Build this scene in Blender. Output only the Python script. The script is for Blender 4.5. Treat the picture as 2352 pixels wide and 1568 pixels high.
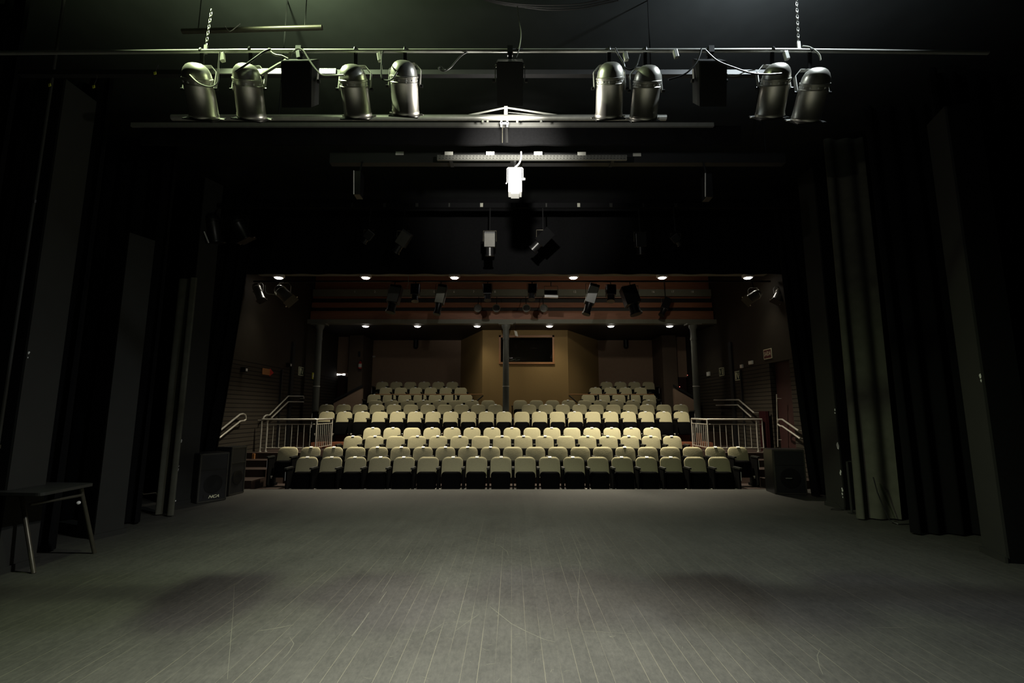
import bpy, bmesh, math, random
from mathutils import Vector, Matrix
random.seed(7)
for o in list(bpy.data.objects): bpy.data.objects.remove(o, do_unlink=True)
SC = bpy.context.scene
COL = SC.collection
# ------------------------------------------------------------------ camera
F = 1110.0                       # focal length in pixels of the 2352 wide frame
PITCH = math.radians(8.2)
CAMZ = 1.5
cd = bpy.data.cameras.new('camera'); cam = bpy.data.objects.new('camera', cd); COL.objects.link(cam)
cam.location = (0, 0, CAMZ); cam.rotation_euler = (math.pi/2 + PITCH, 0, 0)
cd.sensor_width = 36; cd.lens = F/2352*36; cd.clip_start = 0.05; cd.clip_end = 200
SC.camera = cam
# ------------------------------------------------------------------ world, exposure
w = bpy.data.worlds.new('world'); SC.world = w; w.use_nodes = True
w.node_tree.nodes['Background'].inputs[0].default_value = (0.006, 0.0062, 0.007, 1)
w.node_tree.nodes['Background'].inputs[1].default_value = 0.1
SC.view_settings.view_transform = 'Standard'; SC.view_settings.look = 'None'
SC.view_settings.exposure = 0.0; SC.view_settings.gamma = 1.0
SC.view_settings.use_curve_mapping = False
# ------------------------------------------------------------------ stage lamps (their housings are built further down)
def lamp(kind, name, loc, power, color, size=0.03, **k):
    l = bpy.data.lights.new(name, kind); l.energy = power; l.color = color
    l.shadow_soft_size = size
    for a, b in k.items(): setattr(l, a, b)
    o = bpy.data.objects.new(name, l); COL.objects.link(o); o.location = loc
    return o
FLOOD = Vector((-0.045, 3.56, 3.80))
WORK = [(Vector((-2.28, 3.0, 5.2)), (0.80, 1.0, 0.56), 560), (Vector((2.46, 3.0, 5.2)), (0.84, 0.95, 1.0), 310)]
FLOODCOL = (1.0, 0.965, 0.87)
lamp('POINT', 'stage_flood_spill', FLOOD, 40, FLOODCOL, 0.03)
def flood_beam(name, aim, power, ang, blend):      # the beams of the one central flood
    o = lamp('SPOT', name, FLOOD, power, FLOODCOL, 0.04, spot_size=math.radians(ang), spot_blend=blend)
    o.rotation_euler = (Vector(aim) - FLOOD).to_track_quat('-Z', 'Y').to_euler()
flood_beam('stage_flood_front_beam', (0.02, 5.65, 4.46), 1000, 46, 1.0)
flood_beam('stage_flood_wide_beam', (0.0, 4.2, 0.0), 280, 150, .8)
flood_beam('stage_flood_floor_beam', (-0.25, 2.6, 0.0), 1250, 84, 1.0)
flood_beam('stage_flood_far_beam', (-0.9, 6.4, 0.0), 500, 78, 1.0)
for p_, c_, e_ in WORK:     # work lights throw down on the cans; an added upward spot mimics flare glow
    w_ = lamp('SPOT', 'work_light_lamp', p_, e_, c_, 0.05, spot_size=math.radians(112), spot_blend=.7)
    w_.rotation_euler = (math.radians(8), math.radians(-24 if p_.x < 0 else 24), 0)
    u_ = lamp('SPOT', 'added_ceiling_glow', p_ + Vector((0, .85, .02)), e_*.6, c_, 0.05, spot_size=math.radians(172), spot_blend=.3)
    u_.rotation_euler = (math.pi, 0, 0)
HOUSE_PX = [(640, 0.02), (840, 0.9), (1044, 0.5), (1317, 1.1), (1521, 1.0), (1718, 0.02)]
UNDER_PX = [(840, .5), (959, .8), (1096, 1.0), (1262, 1.0), (1403, 1.0), (1538, .6)]
HOUSE_POWER, UNDER_POWER, SPILL = 1500, 46, 26

# ------------------------------------------------------------------ helpers
S_, C_ = math.sin(PITCH), math.cos(PITCH)
def ray(px, py):
    u = (px - 1176)/F; v = (784 - py)/F
    return Vector((u, C_ - S_*v, S_ + C_*v))
def P(px, py, Y):
    d = ray(px, py); s = Y/d.y; return Vector((d.x*s, Y, CAMZ + d.z*s))
def PX(px, py, X):
    d = ray(px, py); s = X/d.x; return Vector((X, d.y*s, CAMZ + d.z*s))
def PZ(px, py, Z):
    d = ray(px, py); s = (Z - CAMZ)/d.z; return Vector((d.x*s, d.y*s, Z))
V = Vector

class MB:
    def __init__(s): s.v = []; s.f = []
    def add(s, vs, fs):
        b = len(s.v); s.v += [tuple(x) for x in vs]; s.f += [tuple(b + i for i in f) for f in fs]; return s
    def box(s, x0, x1, y0, y1, z0, z1):
        return s.add([(x0,y0,z0),(x1,y0,z0),(x1,y1,z0),(x0,y1,z0),(x0,y0,z1),(x1,y0,z1),(x1,y1,z1),(x0,y1,z1)],
                     [(0,3,2,1),(4,5,6,7),(0,1,5,4),(1,2,6,5),(2,3,7,6),(3,0,4,7)])
    def obox(s, c, ax, ay, az):
        c, ax, ay, az = V(c), V(ax), V(ay), V(az)
        vs = [c + sx*ax + sy*ay + sz*az for sz in (-1,1) for sx, sy in ((-1,-1),(1,-1),(1,1),(-1,1))]
        return s.add(vs, [(0,3,2,1),(4,5,6,7),(0,1,5,4),(1,2,6,5),(2,3,7,6),(3,0,4,7)])
    def prism(s, pts, d):
        n = len(pts); d = V(d); a = [V(p) for p in pts]
        return s.add(a + [p + d for p in a], [tuple(reversed(range(n))), tuple(range(n, 2*n))] + [(i, (i+1) % n, n + (i+1) % n, n + i) for i in range(n)])
    def tube(s, pts, r, n=8, closed=False):
        pts = [V(p) for p in pts]; m = len(pts); rings = []
        rr = r if isinstance(r, (list, tuple)) else [r]*m
        prev = None
        for i, p in enumerate(pts):
            if closed: t = pts[(i+1) % m] - pts[i-1]
            else: t = pts[min(i+1, m-1)] - pts[max(i-1, 0)]
            t = t.normalized() if t.length > 1e-9 else V((0,0,1))
            if prev is None:
                a = t.orthogonal().normalized()
            else:
                a = prev - t*prev.dot(t); a = a.normalized() if a.length > 1e-6 else t.orthogonal().normalized()
            prev = a; b = t.cross(a)
            rings.append([p + rr[i]*(math.cos(2*math.pi*k/n)*a + math.sin(2*math.pi*k/n)*b) for k in range(n)])
        fs = []
        for i in range(m if closed else m-1):
            j = (i+1) % m
            for k in range(n): fs.append((i*n+k, i*n+(k+1) % n, j*n+(k+1) % n, j*n+k))
        if not closed: fs += [tuple(reversed(range(n))), tuple((m-1)*n + k for k in range(n))]
        return s.add([v for r_ in rings for v in r_], fs)
    def lathe(s, prof, o, d, n=24, cap0=True, cap1=True):
        """prof: (distance along d, radius)"""
        o, d = V(o), V(d).normalized(); a = d.cross(V((0,1,0)));
        if a.length < 1e-3: a = d.orthogonal()
        a.normalize(); b = d.cross(a); vs = []; fs = []
        for (t, r) in prof:
            vs += [o + d*t + r*(math.cos(2*math.pi*k/n)*a + math.sin(2*math.pi*k/n)*b) for k in range(n)]
        for i in range(len(prof)-1):
            for k in range(n): fs.append((i*n+k, i*n+(k+1) % n, (i+1)*n+(k+1) % n, (i+1)*n+k))
        if cap0: fs.append(tuple(reversed(range(n))))
        if cap1: fs.append(tuple((len(prof)-1)*n + k for k in range(n)))
        return s.add(vs, fs)
    def build(s, name, m, parent=None, smooth=False, origin=None, bevel=0, auto=None):
        org = V(origin) if origin is not None else (parent_loc(parent) if parent else V((0,0,0)))
        me = bpy.data.meshes.new(name); me.from_pydata([tuple(V(v) - org) for v in s.v], [], s.f)
        bm = bmesh.new(); bm.from_mesh(me); bmesh.ops.recalc_face_normals(bm, faces=bm.faces); bm.to_mesh(me); bm.free()
        me.materials.append(m)
        if smooth:
            me.polygons.foreach_set('use_smooth', [True]*len(me.polygons))
            try: me.set_sharp_from_angle(angle=math.radians(38))
            except Exception: pass
        o = bpy.data.objects.new(name, me); COL.objects.link(o)
        if parent: o.parent = parent
        elif origin is not None: o.location = org
        if bevel:
            b = o.modifiers.new('bevel', 'BEVEL'); b.width = bevel; b.segments = 2; b.limit_method = 'ANGLE'
        return o
def parent_loc(p):
    l = V((0,0,0))
    while p: l += p.location; p = p.parent
    return l
def tag(o, label, cat, group=None):
    o['label'] = label; o['category'] = cat
    if group: o['group'] = group
    return o
def thing(name, label, cat, loc, group=None):
    o = bpy.data.objects.new(name, None); COL.objects.link(o); o.location = V(loc); o.empty_display_size = .1
    return tag(o, label, cat, group)
def struct(o): o['kind'] = 'structure'; return o

# ------------------------------------------------------------------ materials
def mat(name, col, rough=.6, metal=0, var=.15, scale=14, bump=.0, spec=.5, emit=None, estr=0, col2=None, stretch=None):
    m = bpy.data.materials.new(name); m.use_nodes = True; nt = m.node_tree; N = nt.nodes; L = nt.links
    b = N['Principled BSDF']; b.inputs['Roughness'].default_value = rough; b.inputs['Metallic'].default_value = metal
    b.inputs['Specular IOR Level'].default_value = spec
    tc = N.new('ShaderNodeTexCoord'); mp = N.new('ShaderNodeMapping'); nz = N.new('ShaderNodeTexNoise')
    nz.inputs['Scale'].default_value = scale; nz.inputs['Detail'].default_value = 4
    if stretch: mp.inputs['Scale'].default_value = stretch
    L.new(tc.outputs['Object'], mp.inputs[0]); L.new(mp.outputs[0], nz.inputs['Vector'])
    mx = N.new('ShaderNodeMix'); mx.data_type = 'RGBA'
    c2 = col2 or tuple(c*(1+var) for c in col); c1 = col if col2 else tuple(c*(1-var) for c in col)
    mx.inputs['A'].default_value = (*c1, 1); mx.inputs['B'].default_value = (*c2, 1)
    L.new(nz.outputs['Fac'], mx.inputs['Factor']); L.new(mx.outputs['Result'], b.inputs['Base Color'])
    if bump:
        bp = N.new('ShaderNodeBump'); bp.inputs['Strength'].default_value = bump; bp.inputs['Distance'].default_value = .01
        L.new(nz.outputs['Fac'], bp.inputs['Height']); L.new(bp.outputs[0], b.inputs['Normal'])
    if emit:
        b.inputs['Emission Color'].default_value = (*emit, 1); b.inputs['Emission Strength'].default_value = estr
    return m
M = {}
M['black'] = mat('black_paint', (.012,.012,.013), .55, var=.3)
M['blackcloth'] = mat('black_velvet', (.0045,.0045,.005), .95, var=.4, scale=40, spec=.1)
M['greycloth'] = mat('lit_fold_cloth', (.08,.08,.062), .95, var=.3, scale=8, spec=.1)  # paler copy of the black cloth, with the lit curtain fold painted in
M['pillar'] = mat('dark_grey_paint', (.026,.026,.024), .7, var=.12, scale=5, spec=.2)
M['ceil'] = mat('dark_ceiling_paint', (.014,.015,.015), .9, var=.3, scale=3, spec=.1)
M['alu'] = mat('spun_aluminium', (.66,.64,.58), .33, .86, var=.1, scale=6, stretch=(1,1,12))
M['steel'] = mat('galvanised_steel', (.42,.42,.39), .45, .65, var=.2, scale=20)
M['traysteel'] = mat('dull_perforated_steel', (.2,.2,.185), .5, .4, var=.2)
M['chrome'] = mat('satin_steel_rail', (.62,.60,.53), .36, .6, var=.08)
M['blackmetal'] = mat('black_enamel', (.009,.009,.0095), .35, var=.25)
M['cable'] = mat('black_rubber_cable', (.02,.02,.02), .38, var=.2)
M['palecable'] = mat('grey_cable', (.32,.32,.27), .45, var=.15)
M['white'] = mat('white_enamel', (.82,.82,.80), .4, var=.03)
M['card'] = mat('white_card', (.7,.7,.64), .6, var=.08)
M['fabric'] = mat('beige_seat_fabric', (.47,.43,.272), .9, var=.13, scale=46, bump=.15, spec=.15)
M['seatblack'] = mat('black_seat_cloth', (.0028,.0028,.003), .9, var=.3, scale=30, spec=.05)
M['plastic'] = mat('dark_grey_plastic', (.014,.014,.0125), .5, var=.2)
M['tan'] = mat('tan_plaster', (.31,.205,.085), .85, var=.09, scale=30, bump=.1, spec=.15)
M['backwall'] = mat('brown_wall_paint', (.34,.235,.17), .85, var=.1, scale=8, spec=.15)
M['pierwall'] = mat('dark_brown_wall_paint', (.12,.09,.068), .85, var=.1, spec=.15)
M['redwood'] = mat('red_brown_timber', (.13,.042,.018), .55, var=.35, scale=6, stretch=(1,9,9))
M['darkwood'] = mat('dark_timber', (.022,.011,.007), .6, var=.3, scale=6, stretch=(1,8,8))
M['orangewood'] = mat('varnished_orange_timber', (.36,.16,.055), .45, var=.3, scale=7, stretch=(1.2,10,10))
M['fascia'] = mat('reddish_timber_boards', (.26,.105,.055), .55, var=.4, scale=4, stretch=(.8,10,14))
M['beam'] = mat('grey_green_beam_paint', (.16,.165,.13), .6, var=.12)
M['column'] = mat('grey_column_paint', (.13,.14,.122), .5, var=.15, scale=9)
M['green'] = mat('dark_green_sign_field', (.01,.028,.016), .5)
M['cream'] = mat('cream_sign_print', (.88,.88,.62), .5, var=.05)
M['signred'] = mat('dark_red_sign', (.10,.02,.02), .5)
M['red'] = mat('red_enamel', (.45,.03,.03), .35)
M['redcloth'] = mat('dark_red_curtain', (.018,.003,.004), .9, var=.3, spec=.1)
M['reddoor'] = mat('dark_red_door', (.032,.009,.008), .6, var=.3)
M['yellow'] = mat('yellow_edge_paint', (.55,.36,.06), .5, var=.2)
M['lens'] = mat('lit_lamp_glass', (1,1,1), .3, var=0, emit=(1.0,.97,.9), estr=14)
M['slit'] = mat('daylit_gap', (1,1,1), .5, var=0, emit=(1.0,.97,.92), estr=2.2)
M['led'] = mat('red_indicator', (.5,.1,.1), .5, var=0, emit=(1.0,.25,.2), estr=2.5)
M['yellowlabel'] = mat('yellow_plastic', (.6,.62,.06), .5)
M['darkbar'] = mat('dull_iron', (.055,.053,.045), .5, .3, var=.3)
M['tabletop'] = mat('dark_laminate', (.022,.022,.022), .45, var=.2)
M['leg'] = mat('worn_grey_steel_tube', (.10,.092,.07), .4, .6, var=.3)

def glass():
    m = bpy.data.materials.new('booth_glass'); m.use_nodes = True; b = m.node_tree.nodes['Principled BSDF']
    b.inputs['Base Color'].default_value = (.55,.6,.58,1); b.inputs['Roughness'].default_value = .02
    b.inputs['Transmission Weight'].default_value = 1; b.inputs['IOR'].default_value = 1.45; return m
M['glass'] = glass()

def floor_mat():
    m = bpy.data.materials.new('black_painted_planks'); m.use_nodes = True; nt = m.node_tree; N = nt.nodes; L = nt.links
    b = N['Principled BSDF']
    tc = N.new('ShaderNodeTexCoord'); sp = N.new('ShaderNodeSeparateXYZ'); L.new(tc.outputs['Object'], sp.inputs[0])
    def math_(op, a, b_=None, c=None):
        n = N.new('ShaderNodeMath'); n.operation = op
        for i, x in enumerate((a, b_, c)):
            if x is None: continue
            if isinstance(x, (int, float)): n.inputs[i].default_value = x
            else: L.new(x, n.inputs[i])
        return n.outputs[0]
    def noise(scale, stretch, detail=4, rough=.6):
        mp = N.new('ShaderNodeMapping'); mp.inputs['Scale'].default_value = stretch
        L.new(tc.outputs['Object'], mp.inputs[0]); n = N.new('ShaderNodeTexNoise')
        n.inputs['Scale'].default_value = scale; n.inputs['Detail'].default_value = detail; n.inputs['Roughness'].default_value = rough
        L.new(mp.outputs[0], n.inputs['Vector']); return n.outputs['Fac']
    pl = math_('DIVIDE', math_('ADD', sp.outputs['X'], .004), .0972)
    fr = math_('FRACT', pl); idx = math_('FLOOR', pl)
    d = math_('MULTIPLY', math_('ABSOLUTE', math_('SUBTRACT', fr, .5)), 2.0)
    line = math_('GREATER_THAN', d, .968)
    wn = N.new('ShaderNodeTexWhiteNoise'); wn.noise_dimensions = '1D'; L.new(idx, wn.inputs['W'])
    worn = noise(1.0, (10.3, .55, 1), 3)
    near = N.new('ShaderNodeMapRange'); near.inputs['From Min'].default_value = 7.8; near.inputs['From Max'].default_value = 4.6
    L.new(sp.outputs['Y'], near.inputs['Value'])
    lw = N.new('ShaderNodeMapRange'); lw.inputs['From Min'].default_value = .44; lw.inputs['From Max'].default_value = .6
    L.new(worn, lw.inputs['Value'])
    lineamt = math_('MULTIPLY', line, math_('MULTIPLY', math_('ADD', lw.outputs[0], .12), near.outputs[0]))
    # dark base with cloudy dust and streaky scuffs
    dust = noise(1.3, (1, 1, 1), 6, .65); streak = noise(9, (1, .22, 1), 5, .7); fine = noise(22, (1.6, .7, 1), 9, .75)
    base = math_('MULTIPLY', math_('ADD', math_('MULTIPLY', dust, .4), math_('ADD', math_('MULTIPLY', streak, .3), math_('MULTIPLY', fine, .8))), 1.0)
    cr = N.new('ShaderNodeMapRange'); cr.inputs["From Min"].default_value = .54; cr.inputs['From Max'].default_value = 1.0
    L.new(base, cr.inputs['Value'])
    mx = N.new('ShaderNodeMix'); mx.data_type = 'RGBA'
    mx.inputs['A'].default_value = (.034,.034,.031,1); mx.inputs['B'].default_value = (.074,.072,.063,1)
    L.new(cr.outputs[0], mx.inputs['Factor'])
    pv = N.new('ShaderNodeMix'); pv.data_type = 'RGBA'; pv.blend_type = 'MULTIPLY'; pv.inputs['Factor'].default_value = 1
    g = math_('ADD', math_('MULTIPLY', wn.outputs['Value'], .07), .96)
    L.new(mx.outputs['Result'], pv.inputs['A']); L.new(g, pv.inputs['B'])
    scr = noise(3.1, (3, 1, 1), 9, .8)
    sm = N.new('ShaderNodeMapRange'); sm.inputs['From Min'].default_value = .68; sm.inputs['From Max'].default_value = .78
    L.new(scr, sm.inputs['Value'])
    m2 = N.new('ShaderNodeMix'); m2.data_type = 'RGBA'; m2.inputs['B'].default_value = (.17,.165,.14,1)
    L.new(pv.outputs['Result'], m2.inputs['A']); L.new(math_('MULTIPLY', sm.outputs[0], .7), m2.inputs['Factor'])
    m3 = N.new('ShaderNodeMix'); m3.data_type = 'RGBA'; m3.inputs['B'].default_value = (.125,.118,.088,1)
    L.new(m2.outputs['Result'], m3.inputs['A']); L.new(lineamt, m3.inputs['Factor'])
    L.new(m3.outputs['Result'], b.inputs['Base Color'])
    rg = math_('ADD', math_('MULTIPLY', dust, .25), .45); L.new(rg, b.inputs['Roughness'])
    b.inputs['Specular IOR Level'].default_value = .35
    bp = N.new('ShaderNodeBump'); bp.inputs['Strength'].default_value = .25; bp.inputs['Distance'].default_value = .004
    L.new(math_('SUBTRACT', base, line), bp.inputs['Height']); L.new(bp.outputs[0], b.inputs['Normal'])
    return m
M['stage'] = floor_mat()

def slat_mat():
    """brown wall with horizontal grooved boards up to a height, plain above"""
    m = bpy.data.materials.new('slatted_brown_wall'); m.use_nodes = True; nt = m.node_tree; N = nt.nodes; L = nt.links
    b = N['Principled BSDF']; b.inputs['Roughness'].default_value = .75; b.inputs['Specular IOR Level'].default_value = .2
    tc = N.new('ShaderNodeTexCoord'); sp = N.new('ShaderNodeSeparateXYZ'); L.new(tc.outputs['Object'], sp.inputs[0])
    def math_(op, a, b_):
        n = N.new('ShaderNodeMath'); n.operation = op
        for i, x in enumerate((a, b_)):
            if isinstance(x, (int, float)): n.inputs[i].default_value = x
            else: L.new(x, n.inputs[i])
        return n.outputs[0]
    fr = math_('FRACT', math_('DIVIDE', sp.outputs['Z'], .105), 0)
    groove = math_('MULTIPLY', math_('LESS_THAN', fr, .2), math_('LESS_THAN', sp.outputs['Z'], 2.75))
    nz = N.new('ShaderNodeTexNoise'); nz.inputs['Scale'].default_value = 2.5; L.new(tc.outputs['Object'], nz.inputs['Vector'])
    mx = N.new('ShaderNodeMix'); mx.data_type = 'RGBA'; mx.inputs['A'].default_value = (.033,.028,.02,1); mx.inputs['B'].default_value = (.045,.037,.028,1)
    L.new(nz.outputs['Fac'], mx.inputs['Factor'])
    m2 = N.new('ShaderNodeMix'); m2.data_type = 'RGBA'; m2.inputs['B'].default_value = (.008,.006,.005,1)
    L.new(mx.outputs['Result'], m2.inputs['A']); L.new(groove, m2.inputs['Factor']); L.new(m2.outputs['Result'], b.inputs['Base Color'])
    bp = N.new('ShaderNodeBump'); bp.inputs['Strength'].default_value = .6; bp.inputs['Distance'].default_value = .01
    L.new(math_('SUBTRACT', 1.0, groove), bp.inputs['Height']); L.new(bp.outputs[0], b.inputs['Normal'])
    return m
M['slats'] = slat_mat()

def text(name, s, m, center, right, up, height, parent, depth=.002, shear=0, stretch=1.0, bold=0):
    cu = bpy.data.curves.new(name, 'FONT'); cu.body = s; cu.align_x = 'CENTER'; cu.align_y = 'CENTER'; cu.size = 1; cu.extrude = .0; cu.shear = shear; cu.offset = bold
    tmp = bpy.data.objects.new(name, cu); COL.objects.link(tmp)
    bpy.context.view_layer.update()
    me = bpy.data.meshes.new_from_object(tmp.evaluated_get(bpy.context.evaluated_depsgraph_get()))
    bpy.data.objects.remove(tmp); bpy.data.curves.remove(cu)
    right = V(right).normalized(); up = V(up).normalized(); nrm = right.cross(up)
    k = height/.72; org = parent_loc(parent)
    R = Matrix((right, up, nrm)).transposed()
    for v in me.vertices:
        v.co = R @ V((v.co.x*k*stretch, v.co.y*k, depth)) + V(center) - org
    me.materials.clear(); me.materials.append(m); me.name = name
    o = bpy.data.objects.new(name, me); COL.objects.link(o); o.parent = parent
    return o

# ================================================================== SETTING
STAGE_Y = 9.7; AUD = -0.36
struct(MB().box(-9, 9, -3.5, STAGE_Y, AUD, 0).build('stage_floor', M['stage']))
struct(MB().box(-7.2, 7.2, STAGE_Y, 21, AUD-.2, AUD).build('auditorium_floor', M['darkwood']))
struct(MB().box(-9.2, -9, -3.5, STAGE_Y, 0, 6.2).build('wall_stage_left', M['black']))
struct(MB().box(9, 9.2, -3.5, STAGE_Y, 0, 6.2).build('wall_stage_right', M['black']))
struct(MB().box(-9.2, 9.2, -3.7, -3.5, 0, 6.2).build('wall_stage_rear', M['black']))
struct(MB().box(-9.2, 9.2, -3.7, 12, 5.85, 6.1).build('ceiling_stage', M['ceil']))
struct(MB().box(-7.2, 7.2, 12, 16.2, 6.3, 6.5).build('ceiling_house', M['black']))
# proscenium opening: side returns and header (black)
struct(MB().box(-9, -6.72, STAGE_Y-.05, STAGE_Y+.2, 0, 5.85).build('wall_proscenium_left', M['black']))
struct(MB().box(6.72, 9, STAGE_Y-.05, STAGE_Y+.2, 0, 5.85).build('wall_proscenium_right', M['black']))
# house side walls
struct(MB().box(-6.95, -6.75, STAGE_Y+.2, 20, AUD, 6.3).build('wall_left', M['slats']))
wr = MB()
wr.box(6.75, 6.95, STAGE_Y+.2, 11.72, AUD, 6.3); wr.box(6.75, 6.95, 12.65, 20, AUD, 6.3); wr.box(6.75, 6.95, 11.72, 12.65, 2.75, 6.3)
struct(wr.build('wall_right', M['slats']))

# ------------------------------------------------------------------ seating rows
ROWY = [10.75, 11.57, 12.39, 13.2, 14.6, 15.42, 16.24, 17.06, 17.88, 18.70]
ROWPY = [1050, 1026, 1001, 982, 945.5, 929, 919, 905.6, 890, 877]
TOPH = .87
FLOORZ = []
for y_, p_ in zip(ROWY, ROWPY):
    FLOORZ.append(P(1176, p_, y_ + .09).z - TOPH)
FLOORZ[0] = AUD
ROWS = [  # left pixel, right pixel, slots, missing slots
    (707, 1650, 18, []), (663, 1693, 21, []), (812, 1543, 16, []), (855.6, 1496.5, 15, []),
    (751.7, 1564, 21, []), (751, 1562.7, 22, [11]), (863, 1490, 18, [8]),
    (860, 1490.6, 19, [7, 8, 9, 10, 11, 12, 13]), (887, 1470.5, 18, list(range(6, 14))), (878.8, 1488.7, 20, list(range(6, 16)))]
def rowx(px, i): return P(px, ROWPY[i], ROWY[i] + .06).x
# tiers the rows stand on
for i in range(1, 10):
    y0 = ROWY[i] - .5; y1 = ROWY[i+1] - .5 if i < 9 else 19.6
    if i == 3: y1 = 13.42
    w0 = rowx(ROWS[i][0], i) - .42; w1 = rowx(ROWS[i][1], i) + .42
    if i >= 4: w0, w1 = -5.75, 5.75
    z = FLOORZ[i]
    if i == 4: y0 = 14.1
    o = struct(MB().box(w0, w1, y0, y1, AUD, z).build('seating_tier', M['redwood'] if i >= 4 else M['darkwood']))
CROSS = .455
struct(MB().box(-5.1, 5.1, 13.42, 14.1, AUD, CROSS).build('cross_aisle_floor', M['redwood']))
for sx, nm in ((-1, 'left'), (1, 'right')):
    a, b = sorted((sx*5.1, sx*6.75))
    struct(MB().box(a, b, 12.5, 15.3, AUD, CROSS).build('side_landing_'+nm, M['darkwood']))
    a2, b2 = sorted((sx*5.75, sx*6.75))
    struct(MB().box(a2, b2, 15.3, 20, AUD, FLOORZ[5]).build('side_aisle_floor_'+nm, M['darkwood']))
    # steps from the floor up to the landing
    st = MB()
    a3, b3 = sorted((sx*5.75, sx*6.75))
    for k, (ya, zz) in enumerate(((10.3, -.19), (11.0, -.02), (11.6, .15), (12.1, .31))): st.box(a3, b3, ya, 12.5, AUD if k == 0 else zz-.17, zz)
    so = struct(st.build('side_steps_'+nm, M['darkwood']))
    ed = MB(); a4, b4 = sorted((sx*5.45, sx*6.6)); ed.box(a4, b4, 10.18, 10.3, -.2, -.185); ed.build('step_edge', M['orangewood'], so)
    mm = MB(); xx = sx*5.9 if sx > 0 else sx*6.52
    mm.box(xx-.03, xx+.03, 12.46, 12.5, .06, .44); mm.build('edge_strip', M['yellow'] if sx > 0 else M['orangewood'], so)

# prototype seat (local coordinates, facing -Y, floor at z=0)
def pad(z0, z1, w0, w1, rtop, rbot, yfront, yback, bulge, lean, nx=9, nz=12):
    mb = MB(); H = z1 - z0; fr = []; bk = []
    zs = sorted(set([H*k/nz for k in range(nz+1)] + [H - rtop*(1-math.sin(a*math.pi/12)) for a in range(7)] + [rbot*(1-math.sin(a*math.pi/12)) for a in range(7)]))
    for h in zs:
        t = h/H; w_ = w0 + (w1-w0)*t
        if h > H - rtop: w_ -= rtop - math.sqrt(max(rtop**2 - (h-(H-rtop))**2, 0))
        if rbot and h < rbot: w_ -= rbot - math.sqrt(max(rbot**2 - (rbot-h)**2, 0))
        e = min(1, math.sqrt(max(0, min(h, H-h)/.03)))
        for k in range(nx):
            s = -1 + 2*k/(nx-1); s = math.sin(s*math.pi/2)
            ed = (1 - abs(s)**4)*e
            y = yfront + .018 - .018*ed - bulge*(1 - s*s)*math.sin(math.pi*min(max(t, 0), 1)) + h*lean
            fr.append(V((s*w_, y, z0+h))); bk.append(V((s*w_, yback + h*lean, z0+h)))
    n = len(zs); vs = fr + bk; fs = []; o_ = len(fr)
    for i in range(n-1):
        for k in range(nx-1):
            a = i*nx+k; fs.append((a, a+1, a+nx+1, a+nx)); fs.append((o_+a, o_+a+nx, o_+a+nx+1, o_+a+1))
        fs.append((i*nx, (i+1)*nx, o_+(i+1)*nx, o_+i*nx)); fs.append((i*nx+nx-1, o_+i*nx+nx-1, o_+(i+1)*nx+nx-1, (i+1)*nx+nx-1))
    for k in range(nx-1):
        fs.append((k, o_+k, o_+k+1, k+1)); a = (n-1)*nx+k; fs.append((a, a+1, o_+a+1, o_+a))
    return mb.add(vs, fs)
def mesh_only(mb, name, m, smooth=True):
    o = mb.build(name, m, smooth=smooth); me = o.data; bpy.data.objects.remove(o); return me
ME = {}
ME['backrest'] = mesh_only(pad(.44, TOPH, .232, .226, .115, .02, -.05, .0, .012, .20), 'backrest', M['fabric'])
ME['seat_pan'] = mesh_only(pad(.20, .575, .195, .215, .075, .05, -.19, -.085, .02, .09), 'seat_pan', M['seatblack'])
ME['back_shell'] = mesh_only(pad(.40, TOPH-.02, .215, .215, .11, .02, .004, .022, .0, .20), 'back_shell', M['plastic'])
ar = MB(); ar.box(-.026, .026, -.40, -.08, .655, .69)
ME['armrest'] = mesh_only(ar, 'armrest', M['plastic'], False)
sd = MB(); sd.box(-.016, .016, -.34, .06, .06, .655); sd.box(-.03, .03, -.3, .12, 0, .06)
ME['stanchion'] = mesh_only(sd, 'stanchion', M['seatblack'], False)
hg = MB()
for sx in (-1, 1):
    hg.lathe([(0, .013), (.04, .013)], (sx*.20, -.215, .235), (sx, 0, 0), 10); hg.box(sx*.225-.006, sx*.225+.006, -.235, -.2, .19, .235)
ME['hinge'] = mesh_only(hg, 'hinge', M['chrome'], False)
npl = MB(); npl.obox((0, .012, TOPH-.001), (.036,0,0), (0,.016,.012), (0,-.003,.004))
ME['number_plate'] = mesh_only(npl, 'number_plate', M['white'], False)
ep = MB(); ep.box(-.004, .004, -.345, -.33, .42, .60)  # highlight on the row-end panel, put in as a white strip
ME['end_highlight'] = mesh_only(ep, 'end_highlight', M['white'], False)
ORD = ['', 'first', 'second', 'third', 'fourth', 'fifth', 'sixth', 'seventh', 'eighth', 'ninth', 'tenth', 'eleventh', 'twelfth', 'thirteenth',
       'fourteenth', 'fifteenth', 'sixteenth', 'seventeenth', 'eighteenth', 'nineteenth', 'twentieth', 'twenty-first', 'twenty-second']
ROWN = ['the front row', 'the second row', 'the third row', 'the fourth row', 'the fifth row', 'the sixth row', 'the seventh row',
        'the eighth row', 'the ninth row', 'the last row']
def part(name, me, parent, loc=(0,0,0)):
    o = bpy.data.objects.new(name, me); COL.objects.link(o); o.parent = parent; o.location = loc; return o
rng = random.Random(3)
SP = .54
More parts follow.
